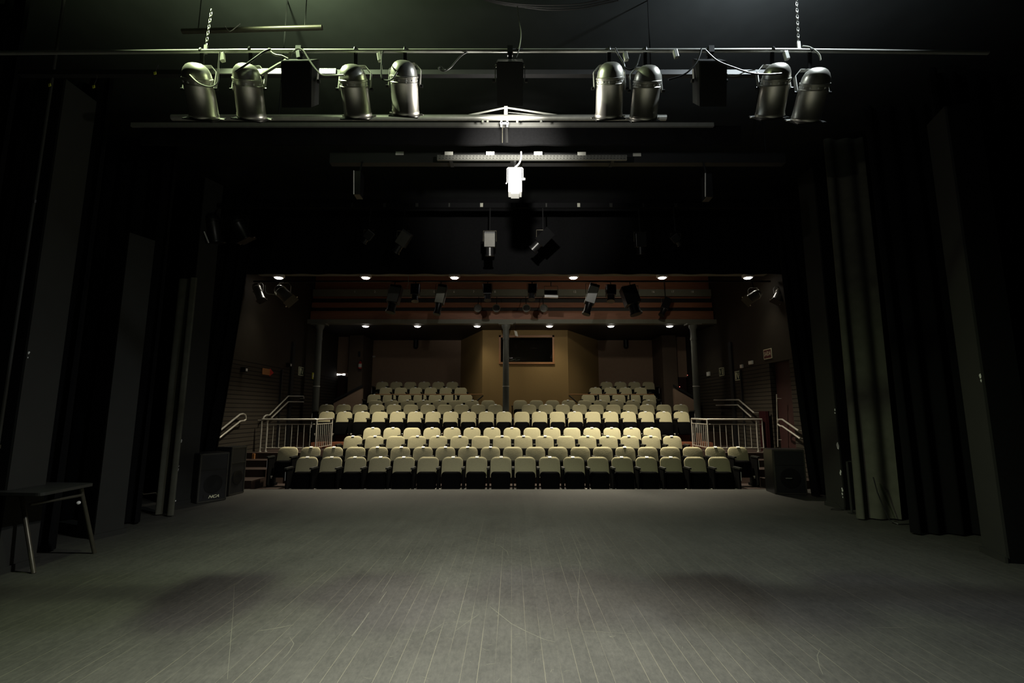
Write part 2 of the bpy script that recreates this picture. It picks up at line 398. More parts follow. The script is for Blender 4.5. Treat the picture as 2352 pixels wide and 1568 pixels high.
for i, (l, r, n, miss) in enumerate(ROWS):
    x0, x1 = rowx(l, i), rowx(r, i); step = (x1-x0)/(n-1)
    have = [k for k in range(n) if k not in miss]
    first = min(have); last = max(have)
    blocks = not not miss
    for k in have:
        leftblk = blocks and k < miss[0]; rightblk = blocks and k > miss[-1]
        if not blocks: nth = k+1; where = 'in '+ROWN[i]
        elif leftblk: nth = k+1; where = 'in the left block of '+ROWN[i]
        else: nth = k - miss[-1]; where = 'in the right block of '+ROWN[i]
        pos = ORD[nth]+' from the left '+where
        s = thing('theatre_seat', 'beige tip-up seat, '+pos, 'seat', (x0+k*step, ROWY[i], FLOORZ[i]), 'beige tip-up seats in '+ROWN[i])
        part('backrest', ME['backrest'], s); part('back_shell', ME['back_shell'], s); part('seat_pan', ME['seat_pan'], s)
        part('armrest', ME['armrest'], s, (-step/2, 0, 0)); part('stanchion', ME['stanchion'], s, (-step/2, 0, 0)); part('hinge', ME['hinge'], s)
        if rng.random() < .68: part('number_plate', ME['number_plate'], s, (rng.uniform(-.02, .02), .03, 0))
        endr = (k+1 not in have)
        if endr:
            part('armrest', ME['armrest'], s, (step/2, 0, 0)); part('stanchion', ME['stanchion'], s, (step/2, 0, 0))
        if k == first: part('end_highlight', ME['end_highlight'], s, (-step/2-.02, 0, 0))
        if k == last: part('end_highlight', ME['end_highlight'], s, (step/2+.02, 0, 0))

# ------------------------------------------------------------------ back of the house
SOF = 4.36
struct(MB().box(-6.75, 6.75, 15.95, 20, SOF, SOF+.12).build('ceiling_under_balcony', M['black']))
struct(MB().box(-6.75, 6.75, 15.68, 15.95, 4.36, 4.50).build('trim_balcony_beam', M['beam']))
# timber balcony front in stepped boards
fz = [(4.50, 4.80, 15.78, 'fascia'), (4.80, 4.93, 15.92, 'black'), (4.93, 5.10, 15.84, 'fascia'), (5.10, 5.26, 15.96, 'black'), (5.26, 5.42, 15.9, 'fascia'), (5.42, 6.3, 16.02, 'fascia')]
bf = thing('balcony_front', 'stepped red-brown timber balcony front above the grey beam and columns', 'balcony', (0, 15.9, 4.5))
for z0, z1, y, m_ in fz:
    MB().box(-6.7, 6.7, y, 16.14, z0, z1).build('board', M[m_], bf)
rl = MB(); rl.box(-6.6, 6.6, 15.62, 15.68, P(1400, 676, 15.65).z-.06, P(1400, 666, 15.65).z+.02)
strip = rl.build('socket_strip', M['beam'], bf)
tr = MB(); tr.tube([(-4, 15.6, P(1300, 682, 15.6).z), (4.2, 15.6, P(1300, 682, 15.6).z)], .012); tr.build('pipe', M['steel'], bf)
for px, s_ in ((815, '1'), (861, '2'), (997, '5'), (1043, '6'), (1088, '7'), (1137, '8'), (1320, '12'), (1455, '15'), (1500, '16'), (1545, '17'), (1590, '18')):
    text('socket_number', s_, M['white'], P(px, 670, 15.615), (1,0,0), (0,0,1), .075, strip)
# control booth with its window
BY = 17.0
bx0, bx1 = P(1108, 850, BY).x, P(1305, 850, BY).x
wx0, wx1 = P(1150, 800, BY).x, P(1269, 800, BY).x; wz1, wz0 = P(1200, 775, BY).z, P(1200, 831, BY).z
cx0, cx1 = P(1058, 850, 19.5).x, P(1375, 850, 19.5).x
bw = MB(); zb = FLOORZ[6]
bw.box(bx0, wx0, BY, BY+.12, zb, SOF); bw.box(wx1, bx1, BY, BY+.12, zb, SOF); bw.box(wx0, wx1, BY, BY+.12, zb, wz0); bw.box(wx0, wx1, BY, BY+.12, wz1, SOF)
bw.prism([(bx0, BY, zb), (bx0, BY, SOF), (cx0, 19.5, SOF), (cx0, 19.5, zb)], (.12, .05, 0))
bw.prism([(bx1, BY, zb), (bx1, BY, SOF), (cx1, 19.5, SOF), (cx1, 19.5, zb)], (-.12, .05, 0))
struct(bw.build('wall_control_booth', M['tan']))
fx0, fx1 = P(1146, 800, BY).x, P(1273, 800, BY).x; fz1, fz0 = P(1200, 770, BY).z, P(1200, 836, BY).z
wf = MB(); t_ = .065
wf.box(fx0, fx1, BY-.04, BY+.02, fz1-t_, fz1); wf.box(fx0, fx1, BY-.07, BY+.02, fz0, fz0+t_); wf.box(fx0, fx0+t_, BY-.04, BY+.02, fz0, fz1); wf.box(fx1-t_, fx1, BY-.04, BY+.02, fz0, fz1)
win = struct(wf.build('window_1', M['orangewood'], origin=((fx0+fx1)/2, BY, fz0)))
MB().box(wx0, wx1, BY+.05, BY+.058, wz0, wz1).build('pane', M['glass'], win)
dk = thing('control_desk', 'dark desk just inside the booth window', 'desk', ((wx0+wx1)/2, BY+.5, zb))
MB().box(wx0+.1, wx1-.1, BY+.2, BY+.75, wz0-.02, wz0+.03).build('desk_top', M['black'], dk)
for x_ in (wx0+.15, wx1-.15): MB().box(x_-.03, x_+.03, BY+.3, BY+.7, zb, wz0-.02).build('leg', M['black'], dk)
pp = MB()
for k in range(5): 
    c = P(1172 + k*4.5, 829 - (k % 3)*1.2, BY+.3); pp.obox(c + V((0,0,.02)), (.045, .02*(k-2), .012), (-.02, .06, 0), (0, .01, .014))
tag(pp.build('papers', M['card'], origin=P(1178, 829, BY+.3)), 'crumpled white papers on the desk inside the booth window', 'papers')
struct(MB().box(-6.75, 6.75, 19.5, 19.7, AUD, SOF).build('wall_back', M['backwall']))
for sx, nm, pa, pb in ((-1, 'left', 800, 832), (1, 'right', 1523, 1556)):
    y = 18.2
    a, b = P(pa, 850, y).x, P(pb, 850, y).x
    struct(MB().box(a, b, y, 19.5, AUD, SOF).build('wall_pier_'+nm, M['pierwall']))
# vomitory doors and sloping parapets either side
def slope(nm, pts, y, lab):
    p = thing('stair_parapet', lab, 'parapet', P(pts[0][0], pts[0][1], y))
    a, b = P(*pts[0], y), P(*pts[1], y)
    MB().prism([a, b, V((b.x, y, FLOORZ[5])), V((a.x, y, FLOORZ[5]))], (0, .14, 0)).build('panel', M['backwall'], p)
    d = (b-a); up = V((0,0,.05)); MB().prism([a + up*1.2, b + up*1.2, b + up*2.8, a + up*2.8], (0, .09, 0)).build('handrail', M['black'], p)
slope('l', [(766, 926), (832, 892)], 17.2, 'brown sloping stair parapet beside the left entrance')
slope('r', [(1608, 926), (1548, 892)], 17.2, 'brown sloping stair parapet beside the right entrance')
def door(n, x0, x1, py, y, led):
    ztop = P(1176, py, y).z
    d = struct(MB().box(x0, x1, y, y+.06, FLOORZ[5], ztop-.06).build('door_%d' % n, M['reddoor'], origin=((x0+x1)/2, y, FLOORZ[5])))
    return d
d1 = door(1, -6.7, P(800, 850, 18.6).x, 862, 18.6, 0)
struct(MB().box(-6.75, P(800, 850, 18.6).x, 18.6, 18.75, P(780, 858, 18.6).z+.02, SOF).build('wall_over_door_left', M['backwall']))
a_, b_ = P(767, 860, 18.66), P(794, 860, 18.66)
gp = MB()
for k, (s0, s1, h) in enumerate(((0, .12, .022), (.13, .36, .036), (.38, .55, .028), (.6, .7, .018), (.76, .98, .034))):
    gp.box(a_.x+(b_.x-a_.x)*s0, a_.x+(b_.x-a_.x)*s1, 18.62, 18.64, a_.z-h, a_.z+h)
gp.build('lit_gap', M['slit'], d1)
d2 = door(2, P(1556, 850, 18.6).x, 6.7, 862, 18.6, 1)
struct(MB().box(P(1556, 850, 18.6).x, 6.75, 18.6, 18.75, P(1580, 862, 18.6).z-.06, SOF).build('wall_over_door_right', M['backwall']))
for (px, py, r_) in ((1580, 861.5, .022), (1561, 888, .013)):
    c = P(px, py, 18.58); MB().lathe([(0, r_), (.012, r_*.8)], c, (0,-1,0), 10).build('indicator', M['led'], d2)

# cast iron columns
def column(px, lab):
    y = 15.72; x = P(px, 850, y).x; zb_ = FLOORZ[5] if abs(x) < 5 else CROSS
    c = thing('iron_column', lab, 'column', (x, y, zb_)); b = V((x, y, zb_)); H = 4.36 - zb_
    MB().lathe([(0, .13), (.1, .13), (.12, .105), (H*.45, .102), (H-.55, .092)], b, (0,0,1), 20).build('shaft', M['column'], c, smooth=True)
    MB().lathe([(H-.55, .105), (H-.5, .11), (H-.45, .095), (H-.2, .10), (H-.13, .14), (H-.05, .15)], b, (0,0,1), 20).build('capital', M['column'], c, smooth=True)
    MB().box(x-.24, x+.24, y-.16, y+.16, 4.31, 4.36).build('top_plate', M['beam'], c)
    zr = P(px, 887, y).z; MB().lathe([(zr-zb_-.012, .112), (zr-zb_+.012, .112)], b, (0,0,1), 20).build('band', M['card'], c)
    return c
column(729, 'grey iron column behind the left railing, with a pale band')
column(1162, 'grey iron column standing before the control booth window')
column(1597, 'grey iron column behind the right railing, with a pale band')

# guard rails in front of the upper blocks
for l, r, posts, lab in ((862, 1110, (902, 971, 1043), 'thin brass guard rail across the upper left seats'), (1307, 1502, (1374, 1447), 'thin brass guard rail across the upper right seats')):
    y = 16.54; g = thing('guard_rail', lab, 'rail', P((l+r)/2, 905, y)); 
    MB().tube([P(l, 905.5, y), P(r, 905.5, y)], .014).build('top_rail', M['orangewood'], g)
    for px in posts:
        a = P(px, 905.5, y); MB().tube([a, V((a.x, y, FLOORZ[6]))], .03).build('post', M['plastic'], g)
    px = l if l > 1200 else r
    a = P(px, 908, y); b = P(px + (28 if px == l else -28), 932, y); MB().tube([a, b], .02).build('diagonal_shadow', M['plastic'], g)  # diagonal shadow under the rail, put in as a dark tube

# house downlights
def downlight(p, lab, grp, power, size, blend, ang=130, tilt=0):
    t = thing('downlight', lab, 'downlight', p, grp)
    MB().lathe([(0, .11), (.02, .15), (.08, .15), (.12, .06)], p + V((0,0,.0)), (0,0,1), 20, cap0=False).build('housing', M['white'], t, smooth=True)
    MB().lathe([(-.03, .03), (-.022, .075), (.0, .105), (.012, .105)], p, (0,0,1), 20).build('lens', M['lens'], t, smooth=True)
    o = lamp('SPOT', 'house_lamp', p + V((0,0,-.06)), power, (1.0, .91, .70), .09, spot_size=math.radians(ang), spot_blend=blend)
    o.rotation_euler = (math.radians(tilt), 0, 0)
    return o
for k, (px, f) in enumerate(HOUSE_PX):
    p = P(px, 638, 12.45 if 0 < k < 5 else 12.3)
    downlight(p, 'glowing round house downlight under the front ceiling beam, %s from the left' % ORD[k+1], 'downlights under the front beam', HOUSE_POWER*f, .1, 1.0, ang=100 if 0 < k < 5 else 84, tilt=0)
    if f > .4: lamp('SPOT', 'house_lamp_spill', p + V((0,.1,-.05)), SPILL*f*(.12 if k == 1 else .7 if k == 2 else 1), (1.0, .90, .68), .06, spot_size=math.radians(96), spot_blend=.7).rotation_euler = (math.radians(84), 0, 0)
for k, (px, f) in enumerate(UNDER_PX):
    p = P(px, 746, 16.1); p.z = 4.335
    downlight(p, 'glowing round downlight under the balcony beam, %s from the left' % ORD[k+1], 'downlights under the balcony', UNDER_POWER*f, .1, .9, ang=140)
zbm = P(1176, 638, 12.45).z
struct(MB().box(-6.75, 6.75, 12.36, 12.6, zbm+.09, zbm+.24).build('trim_front_beam', M['beam']))
# front of house bar
FY = 12.0; FZ = P(1176, 646, FY).z
tag(MB().tube([(-6.6, FY, FZ), (6.6, FY, FZ)], .024, 10).build('lighting_bar', M['blackmetal'], origin=(0, FY, FZ)), 'long black lighting bar hung in front of the balcony', 'bar')

# ------------------------------------------------------------------ railings
def railing(sx, lab):
    X0, X1 = sx*6.56, sx*5.12; Y0, Y1 = 12.85, 13.95
    zt = P(1176, 963, Y0).z; zr = zt - .125; zl = CROSS + .10
    t = thing('stair_railing', lab, 'railing', (X1, Y0, CROSS))
    MB().tube([(X0, Y0, zt), (X1 + sx*.05, Y0, zt), (X1, Y0+.05, zt), (X1, Y1, zt)], .024, 10).build('top_rail', M['chrome'], t, smooth=True)
    for nm, z in (('upper_rail', zr), ('lower_rail', zl)):
        MB().tube([(X0, Y0, z), (X1, Y0, z), (X1, Y1, z)], .012, 8).build(nm, M['chrome'], t)
    for (x, y) in ((X0, Y0), (X0 - sx*.15, Y0), (X1, Y0), (X1, Y1)):
        b = MB().tube([(x, y, CROSS), (x, y, zt)], .021, 10); b.lathe([(0, .04), (.02, .04)], (x, y, CROSS), (0,0,1), 12); b.build('post', M['chrome'], t)
    n = 8
    for k in range(1, n): 
        x = (X0 - sx*.15) + (X1 - X0 + sx*.15)*k/n; MB().tube([(x, Y0, zl), (x, Y0, zr)], .009, 6).build('baluster', M['chrome'], t)
    for k in range(1, 8):
        y = Y0 + (Y1-Y0)*k/8; MB().tube([(X1, y, zl), (X1, y, zr)], .009, 6).build('baluster', M['chrome'], t)
railing(-1, 'satin steel landing railing on the left, beside the second row')
railing(1, 'satin steel landing railing on the right, beside the second row')
def handrail(lab, lines, X, wall):
    t = thing('wall_handrail', lab, 'handrail', PX(*lines[0][0], X))
    for ln in lines:
        pts = [PX(a, b, X) for a, b in ln]; MB().tube(pts, .021, 8).build('rail', M['chrome'], t, smooth=True)
    for ln in lines[:1]:
        for (a, b) in (ln[0], ln[-1]):
            p = PX(a, b, X); MB().tube([p, V((wall, p.y, p.z))], .012, 6).build('bracket', M['chrome'], t)
handrail('short doubled steel handrail on the left wall beside the stage', [[(507, 987), (551, 951.5), (558, 950), (563, 952), (564.5, 957), (564, 963), (561, 966), (552, 967), (503, 1006)]], -6.62, -6.75)
handrail('long steel handrail climbing the left wall behind the landing railing', [[(604, 965), (606, 957), (611, 953.5), (619, 953), (662, 909.5), (697, 910), (698, 915)], [(623, 960), (662, 922.5), (697, 923)]], -6.62, -6.75)
handrail('short doubled steel handrail on the right wall beside the curtain', [[(1834, 989), (1797, 963), (1789, 963), (1786.5, 968), (1787, 974), (1792, 978), (1797, 978.5), (1838, 1007)]], 6.62, 6.75)
handrail('long steel handrail climbing the right wall behind the landing railing', [[(1640, 918.5), (1697, 918), (1732, 948)], [(1645, 930.5), (1695, 930), (1726, 958)]], 6.62, 6.75)
dpole = thing('door_pull', 'thin vertical steel pull rail by the right side door', 'pull rail', PX(1785, 930, 6.66))
MB().tube([PX(1784, 905, 6.66), PX(1787, 1026, 6.66)], .014, 8).build('rod', M['chrome'], dpole)
for py in (915, 1010): q = PX(1785.5, py, 6.66); MB().tube([q, V((6.76, q.y, q.z))], .01, 6).build('bracket', M['chrome'], dpole)
# right side door recess, red drape
dr = struct(MB().box(6.90, 6.95, 11.72, 12.65, .2, 2.75).build('door_3', M['reddoor'], origin=(6.9, 12.2, 0)))
def drape(name, lab, path, z0, z1, amp, waves, m, cat='curtain', th=.03, group=None, flare=0, n=90, parent=None, phase=0, sharp=1.0):
    """path: list of (x, y) bottom line and optional top line shift via flare (dx, dy) at the top"""
    pts = [V((a, b, 0)) for a, b in path]
    seg = [(pts[i+1]-pts[i]).length for i in range(len(pts)-1)]; tot = sum(seg)
    def at(t):
        d = t*tot
        for i, s in enumerate(seg):
            if d <= s or i == len(seg)-1:
                tt = (pts[i+1]-pts[i]).normalized(); return pts[i] + tt*d, V((tt.y, -tt.x, 0))
            d -= s
    nz = 10; mb = MB(); vs = []; fs = []
    fl = V((flare[0], flare[1], 0)) if flare else V((0,0,0))
    for j in range(nz+1):
        h = j/nz; z = z0 + (z1-z0)*h
        for i in range(n+1):
            t = i/n; p, nr = at(t)
            wv = math.sin(2*math.pi*waves*t + phase + .5*math.sin(5*t+2*h)) ; wv = math.copysign(abs(wv)**sharp, wv)
            a = amp*(1 - .35*h)*(.75 + .25*math.sin(3.1*t*waves))
            vs.append(p + nr*(a*wv) + fl*(h**.8) + V((0,0,z)))
    m1 = len(vs)
    for j in range(nz+1):
        for i in range(n+1):
            p, nr = at(i/n); vs.append(vs[j*(n+1)+i] - nr*th)
    W = n+1
    for j in range(nz):
        for i in range(n):
            a = j*W+i; fs.append((a, a+1, a+W+1, a+W)); fs.append((m1+a, m1+a+W, m1+a+W+1, m1+a+1))
        fs.append((j*W, (j+1)*W, m1+(j+1)*W, m1+j*W)); fs.append((j*W+n, m1+j*W+n, m1+(j+1)*W+n, (j+1)*W+n))
    for i in range(n):
        fs.append((i, m1+i, m1+i+1, i+1)); a = nz*W+i; fs.append((a, a+1, m1+a+1, m1+a))
    mb.add(vs, fs)
    o = mb.build(name, m, parent, smooth=True, origin=None if parent else (pts[0].x, pts[0].y, z0))
    if lab: tag(o, lab, cat, group)
    return o
q = PX(1752, 1030, 6.55)
drape('door_curtain', 'dark red curtain gathered beside the right side door', [(6.68, 12.7), (6.64, 12.9), (6.68, 13.15)], CROSS+.0, 1.5, .03, 4, M['redcloth'])

# ------------------------------------------------------------------ signs and small wall fittings
def wall_sign(kind, lab, px, py, side, w_, h_, Xo=6.75):
    X = side*(Xo - .012); c = PX(px, py, X); rt = V((0, 1, 0)) if side < 0 else V((0, -1, 0)); nr = V((-side, 0, 0)); up = V((0,0,1))
    t = thing('exit_sign' if kind != 'saida' else 'exit_sign', lab, 'sign', c)
    MB().obox(c, rt*w_/2, up*h_/2, nr*.008).build('plate', M['cream'], t)
    MB().obox(c + nr*.009, rt*(w_/2-.018), up*(h_/2-.018), nr*.002).build('field', M['green'] if kind != 'saida' else M['signred'], t)
    f = c + nr*.013
    if kind == 'saida':
        text('lettering', 'SAÍDA', M['cream'], f, rt, up, h_*.42, t, .001, 0, .78)
    else:
        fl = 1 if kind == 'r' else -1
        m = MB()   # doorway block, running figure and arrow
        m.obox(f + rt*fl*(-.27*w_), rt*.085*w_, up*h_*.36, nr*.001)
        m.obox(f + rt*fl*(.02*w_) + up*.1*h_, rt*.04*w_ + up*.02, up*.22*h_ - rt*.03*fl, nr*.001)
        m.obox(f + rt*fl*(.12*w_) - up*.1*h_, rt*.10*w_*fl - up*.16*h_, up*.03 + rt*.01, nr*.001)
        m.obox(f + rt*fl*(.30*w_) + up*.12*h_, rt*.03*w_, up*.2*h_, nr*.001)
        m.build('pictogram', M['cream'], t)
wall_sign('r', 'square green exit pictogram sign on the left slatted wall', 691.5, 852.5, -1, .36, .27)
wall_sign('l', 'square exit pictogram sign on the right wall, the one nearer the column', 1657.5, 853.5, 1, .34, .26)
wall_sign('r', 'square exit pictogram sign on the right wall, above the handrail slope', 1694.5, 862.5, 1, .34, .27)
wall_sign('saida', 'framed dark sign reading SAÍDA above the right side door', 1763.5, 812.5, 1, .40, .26)
def arrow():
    X = -6.735; c = PX(615, 854, X); t = thing('arrow_sign', 'small orange arrow sign on the left slatted wall', 'sign', c)
    a = .30; h = .085
    MB().prism([V((X, c.y-a, c.z-h)), V((X, c.y+.1, c.z-h)), V((X, c.y+.1, c.z+h)), V((X, c.y-a, c.z+h))], (.01, 0, 0)).build('tail', M['orangewood'], t)
    MB().prism([V((X, c.y+.1, c.z-h*1.3)), V((X, c.y+.32, c.z)), V((X, c.y+.1, c.z+h*1.3))], (.01, 0, 0)).build('arrow_head', M['red'], t)
arrow()
def wbox(lab, px, py, side, w_, h_, m='card', dpt=.05, cat='box', name='wall_box'):
    X = side*(6.75 - dpt/2); c = PX(px, py, X)
    t = thing(name, lab, cat, c)
    MB().obox(c, (dpt/2,0,0), (0,w_/2,0), (0,0,h_/2)).build('case', M[m], t, bevel=.006)
    MB().obox(c - V((side*dpt/2, 0, 0)), (.004,0,0), (0,w_*.3,0), (0,0,h_*.25)).build('cover', M['white'], t)
wbox('small white emergency lamp box left of the SAÍDA sign', 1724.5, 832.5, 1, .2, .1)
wbox('tiny white box between the right wall pictogram and the lamp box', 1703.5, 841, 1, .13, .1)
wbox('small white twin lamp box by the right rear column', 1627, 858.5, 1, .22, .14)
wbox('narrow yellow-green wall plate beside the left rear column', 719, 863, -1, .16, .22, 'yellowlabel', .03)
wbox('small black wall spotlight low on the left slatted wall', 561, 849, -1, .13, .13, 'blackmetal', .12, 'spotlight', 'wall_spotlight')
wbox('small black wall spotlight on the left wall post', 664, 838, -1, .12, .12, 'blackmetal', .12, 'spotlight', 'wall_spotlight')
for px, side, lab, pts in ((668, -1, 'dark vertical timber post on the left slatted wall', .16), (1683, 1, 'dark vertical timber post on the right slatted wall', .18), (645, -1, 'thin dark conduit up the left slatted wall', .05), (1703.5, 1, 'thin dark conduit below the tiny white box', .05)):
    c = PX(px, 880, side*6.73); ztop = 3.6 if pts > .1 else 2.7
    tag(MB().box(c.x-.035, c.x+.035, c.y-pts/2, c.y+pts/2, CROSS if c.y > 12.5 else -.1, ztop).build('wall_post', M['black'], origin=(c.x, c.y, CROSS)), lab, 'post')
# back wall fittings
def back_item(name, lab, cat, x0, y0, x1, y1, Y, m, dpt=.03):
    a, b = P(x0, y1, Y), P(x1, y0, Y)
    return tag(MB().box(a.x, b.x, Y-dpt, Y, a.z, b.z).build(name, M[m], origin=((a.x+b.x)/2, Y, a.z)), lab, cat)
back_item('wall_plate', 'thin pale strip sign on the back wall above the left seats', 'sign', 846, 817, 862, 820.5, 19.49, 'card')
back_item('wall_plate', 'upright grey plate above the fire extinguisher', 'plate', 822.5, 807, 828, 819, 18.19, 'plastic')
back_item('light_switch', 'small cream light switch at the end of the last right row', 'switch', 1512, 893, 1517, 899, 19.49, 'card')
ex = P(826.5, 847, 18.1); t = thing('fire_extinguisher', 'red fire extinguisher hung on the left rear pier', 'extinguisher', ex)
MB().lathe([(0, .05), (.01, .065), (.22, .065), (.27, .03), (.30, .02)], ex, (0,0,1), 14).build('cylinder', M['red'], t, smooth=True)
MB().lathe([(.06, .067), (.19, .067)], ex, (0,0,1), 14, False, False).build('label', M['card'], t, smooth=True)
MB().box(ex.x-.02, ex.x+.06, ex.y-.02, ex.y+.02, ex.z+.30, ex.z+.34).build('valve', M['black'], t)
for px, nm in ((955, 'left'), (1438, 'right')):
    c = P(px, 797, 19.4); t = thing('dome_camera', 'small black ceiling dome over the %s upper seats' % nm, 'camera', c)
    MB().lathe([(-.07, .03), (-.05, .07), (0, .1), (.03, .1), (SOF-c.z, .1)], c, (0,0,1), 14).build('dome', M['blackmetal'], t, smooth=True)
c = P(1185.5, 766, 15.5); t = thing('hanging_box', 'small white box hung beside the central column top', 'box', c)
MB().obox(c, (.045, .01, -.012), (0, .03, 0), (-.02, 0, .085)).build('case', M['card'], t)
MB().tube([c + V((-.02,0,.08)), V((c.x-.03, 15.66, 4.40))], .006, 6).build('hanger', M['blackmetal'], t)

# ------------------------------------------------------------------ stage masking
BZ = P(1176, 628, 9.48).z
drape('border_curtain', 'wide black border curtain across the top of the stage opening', [(-6.9, 9.5), (6.9, 9.5)], BZ, 5.85, .03, 22, M['blackcloth'], n=220)
drape('leg_curtain', 'black leg curtain gathered at the left edge of the stage opening', [(-7.6, 9.1), (-6.4, 9.15), (-5.62, 9.2)], 0.02, 5.8, .09, 9, M['blackcloth'], flare=(.52, 0))
drape('leg_curtain', 'black leg curtain gathered at the right edge of the stage opening', [(5.32, 8.85), (6.4, 9.1), (7.6, 9.1)], 0.02, 5.8, .09, 9, M['blackcloth'], flare=(-.30, 0))
def pillar(sx, near, far, lab, z1, chips=None):
    """near, far: (x, y) ends of the grey face that looks across the stage"""
    a, b = V((sx*near[0], near[1], 0)), V((sx*far[0], far[1], 0))
    t = thing('stage_pillar', lab, 'pillar', (a+b)/2); t['kind'] = 'structure'
    e = (b-a); L_ = e.length; e.normalize(); out = V((sx, 0, 0)); out = (out - e*out.dot(e)).normalized(); up = V((0,0,1)); c = (a+b)/2
    MB().obox(c + out*.012 + up*z1/2, e*L_/2, out*.012, up*z1/2).build('face_board', M['pillar'], t)
    MB().obox(c + out*.17 + up*z1/2, e*(L_/2), out*.145, up*z1/2).build('shaft', M['blackcloth'], t)
    MB().obox(c - out*.012 + up*.03, e*(L_/2+.02), out*.012, up*.03).build('base_board', M['pillar'], t)
    if chips:
        mb = MB(); rg = random.Random(5)
        for (z, s) in chips:
            for q_ in range(3):
                cy = .012 + rg.uniform(-.01, .01); cz = z + rg.uniform(-.03, .03); r_ = s*rg.uniform(.5, 1)
                mb.prism([a + e*(cy + r_*.6*math.cos(k*1.05)*rg.uniform(.6,1)) - out*.004 + up*(cz + r_*math.sin(k*1.05)*rg.uniform(.6,1.3)) for k in range(6)], out*.004)
        mb.build('chipped_paint', M['white'], t)
    return t
pillar(-1, (4.75, 4.70), (4.75, 5.08), 'dark grey stage pillar behind the table on the left', 5.0, chips=[(2.05, .015)])
pillar(-1, (4.93, 5.97), (4.83, 6.28), 'dark grey stage pillar between the black drapes on the left', P(325, 548, 6.2).z)
pillar(-1, (5.43, 8.06), (5.31, 8.39), 'dark grey stage pillar behind the loudspeaker on the left', 5.6, chips=[(.05, .016), (.55, .016), (.62, .01), (1.0, .02)])
pillar(1, (5.10, 7.70), (5.07, 8.08), 'dark grey stage pillar with chipped white paint on its edge, right', 5.6, chips=[(.22, .022), (.3, .03), (.55, .04), (.95, .05), (1.5, .02)])
pillar(1, (4.944, 5.09), (5.06, 5.46), 'dark grey stage pillar nearest on the right', 4.95, chips=[(1.85, .03)])
# side drapes
drape('side_curtain', 'black side curtain hung beside the nearest left pillar', [(-4.95, 5.45), (-5.5, 5.75), (-6.6, 5.8)], .02, 5.7, .07, 7, M['blackcloth'])
drape('side_curtain', 'black side curtain behind the second left pillar', [(-5.02, 6.75), (-5.4, 6.95), (-6.8, 7.1)], .02, 5.7, .07, 7, M['blackcloth'])
drape('side_curtain', 'lit fold of the black curtain, painted grey, between the left pillars', [(PZ(352, 1188, 0).x-.05, 7.32), (PZ(352, 1188, 0).x+.24, 7.22)], .02, P(420, 640, 7.3).z, .05, 1.4, M['greycloth'], n=40, phase=.8)
drape('side_curtain', 'black side curtain far left of the table', [(-4.9, 4.35), (-5.6, 4.6), (-7.4, 4.7)], .02, 5.7, .07, 8, M['blackcloth'])
drape('side_curtain', 'grey curtain with a folded hem near the chipped right pillar', [(4.82, 7.02), (5.38, 6.98)], .02, 5.7, .05, 2.2, M['greycloth'], n=60, flare=(.05, 0))
drape('side_curtain', 'black side curtain trailing on the floor between the right pillars', [(4.92, 6.22), (5.75, 6.15)], .02, 5.7, .07, 3.5, M['blackcloth'], n=80)
drape('side_curtain', 'black side curtain behind the grey curtain on the right', [(5.3, 7.35), (7.2, 7.5)], .02, 5.7, .07, 8, M['blackcloth'])
drape('side_curtain', 'black side curtain far right behind the nearest pillar', [(5.15, 5.45), (6.0, 5.6), (7.6, 5.6)], .02, 5.7, .07, 8, M['blackcloth'])
cp = thing('conduit_post', 'thin grey upright post with a small hook beside the chipped right pillar', 'post', PZ(1957, 1182, 0))
b = PZ(1957, 1180, 0); MB().tube([b, V((b.x, b.y, P(1951, 1060, b.y).z)), V((b.x+.06, b.y, P(1951, 1060, b.y).z))], .016, 8).build('upright', M['pillar'], cp)
MB().box(b.x-.03, b.x+.25, b.y-.02, b.y+.05, 0, .02).build('foot', M['pillar'], cp)
fc = [PZ(1975, 1128, 0.45), PZ(1987, 1160, .25), PZ(2005, 1185, .06), PZ(2013, 1197, .012)]
tag(MB().tube([V((4.98, 6.86, .6)), V((5.0, 6.84, .4)), V((5.05, 6.82, .2)), V((5.1, 6.8, .04)), V((5.14, 6.72, .01)), V((5.5, 6.75, .01))], .008, 6).build('floor_cable', M['cable'], origin=(5, 6.8, 0)), 'black cable trailing down the grey curtain on the right', 'cable')
lc = [V((5.02, 7.78, .1))] + [V((4.98+.09*math.cos(a), 7.7+.05*math.sin(a), .011)) for a in [k*.6 for k in range(12)]]
tag(MB().tube(lc, .005, 6).build('floor_cable', M['cable'], origin=(5, 7.7, 0)), 'thin black cable looped at the foot of the chipped right pillar', 'cable')

for x_, y_, lab in ((-4.38, 4.2, 'thin dark pipe rising at the far left edge behind the table'),):
    pt_ = thing('wall_pipe', lab, 'pipe', (x_, y_, 0))
    MB().tube([(x_, y_, 0), (x_, y_, 5.85)], .013, 8).build('tube', M['pillar'], pt_, smooth=True)
    for z_ in (1.2, 3.4): MB().lathe([(-.015, .02), (.015, .02)], (x_, y_, z_), (0,0,1), 10).build('clip', M['blackmetal'], pt_)
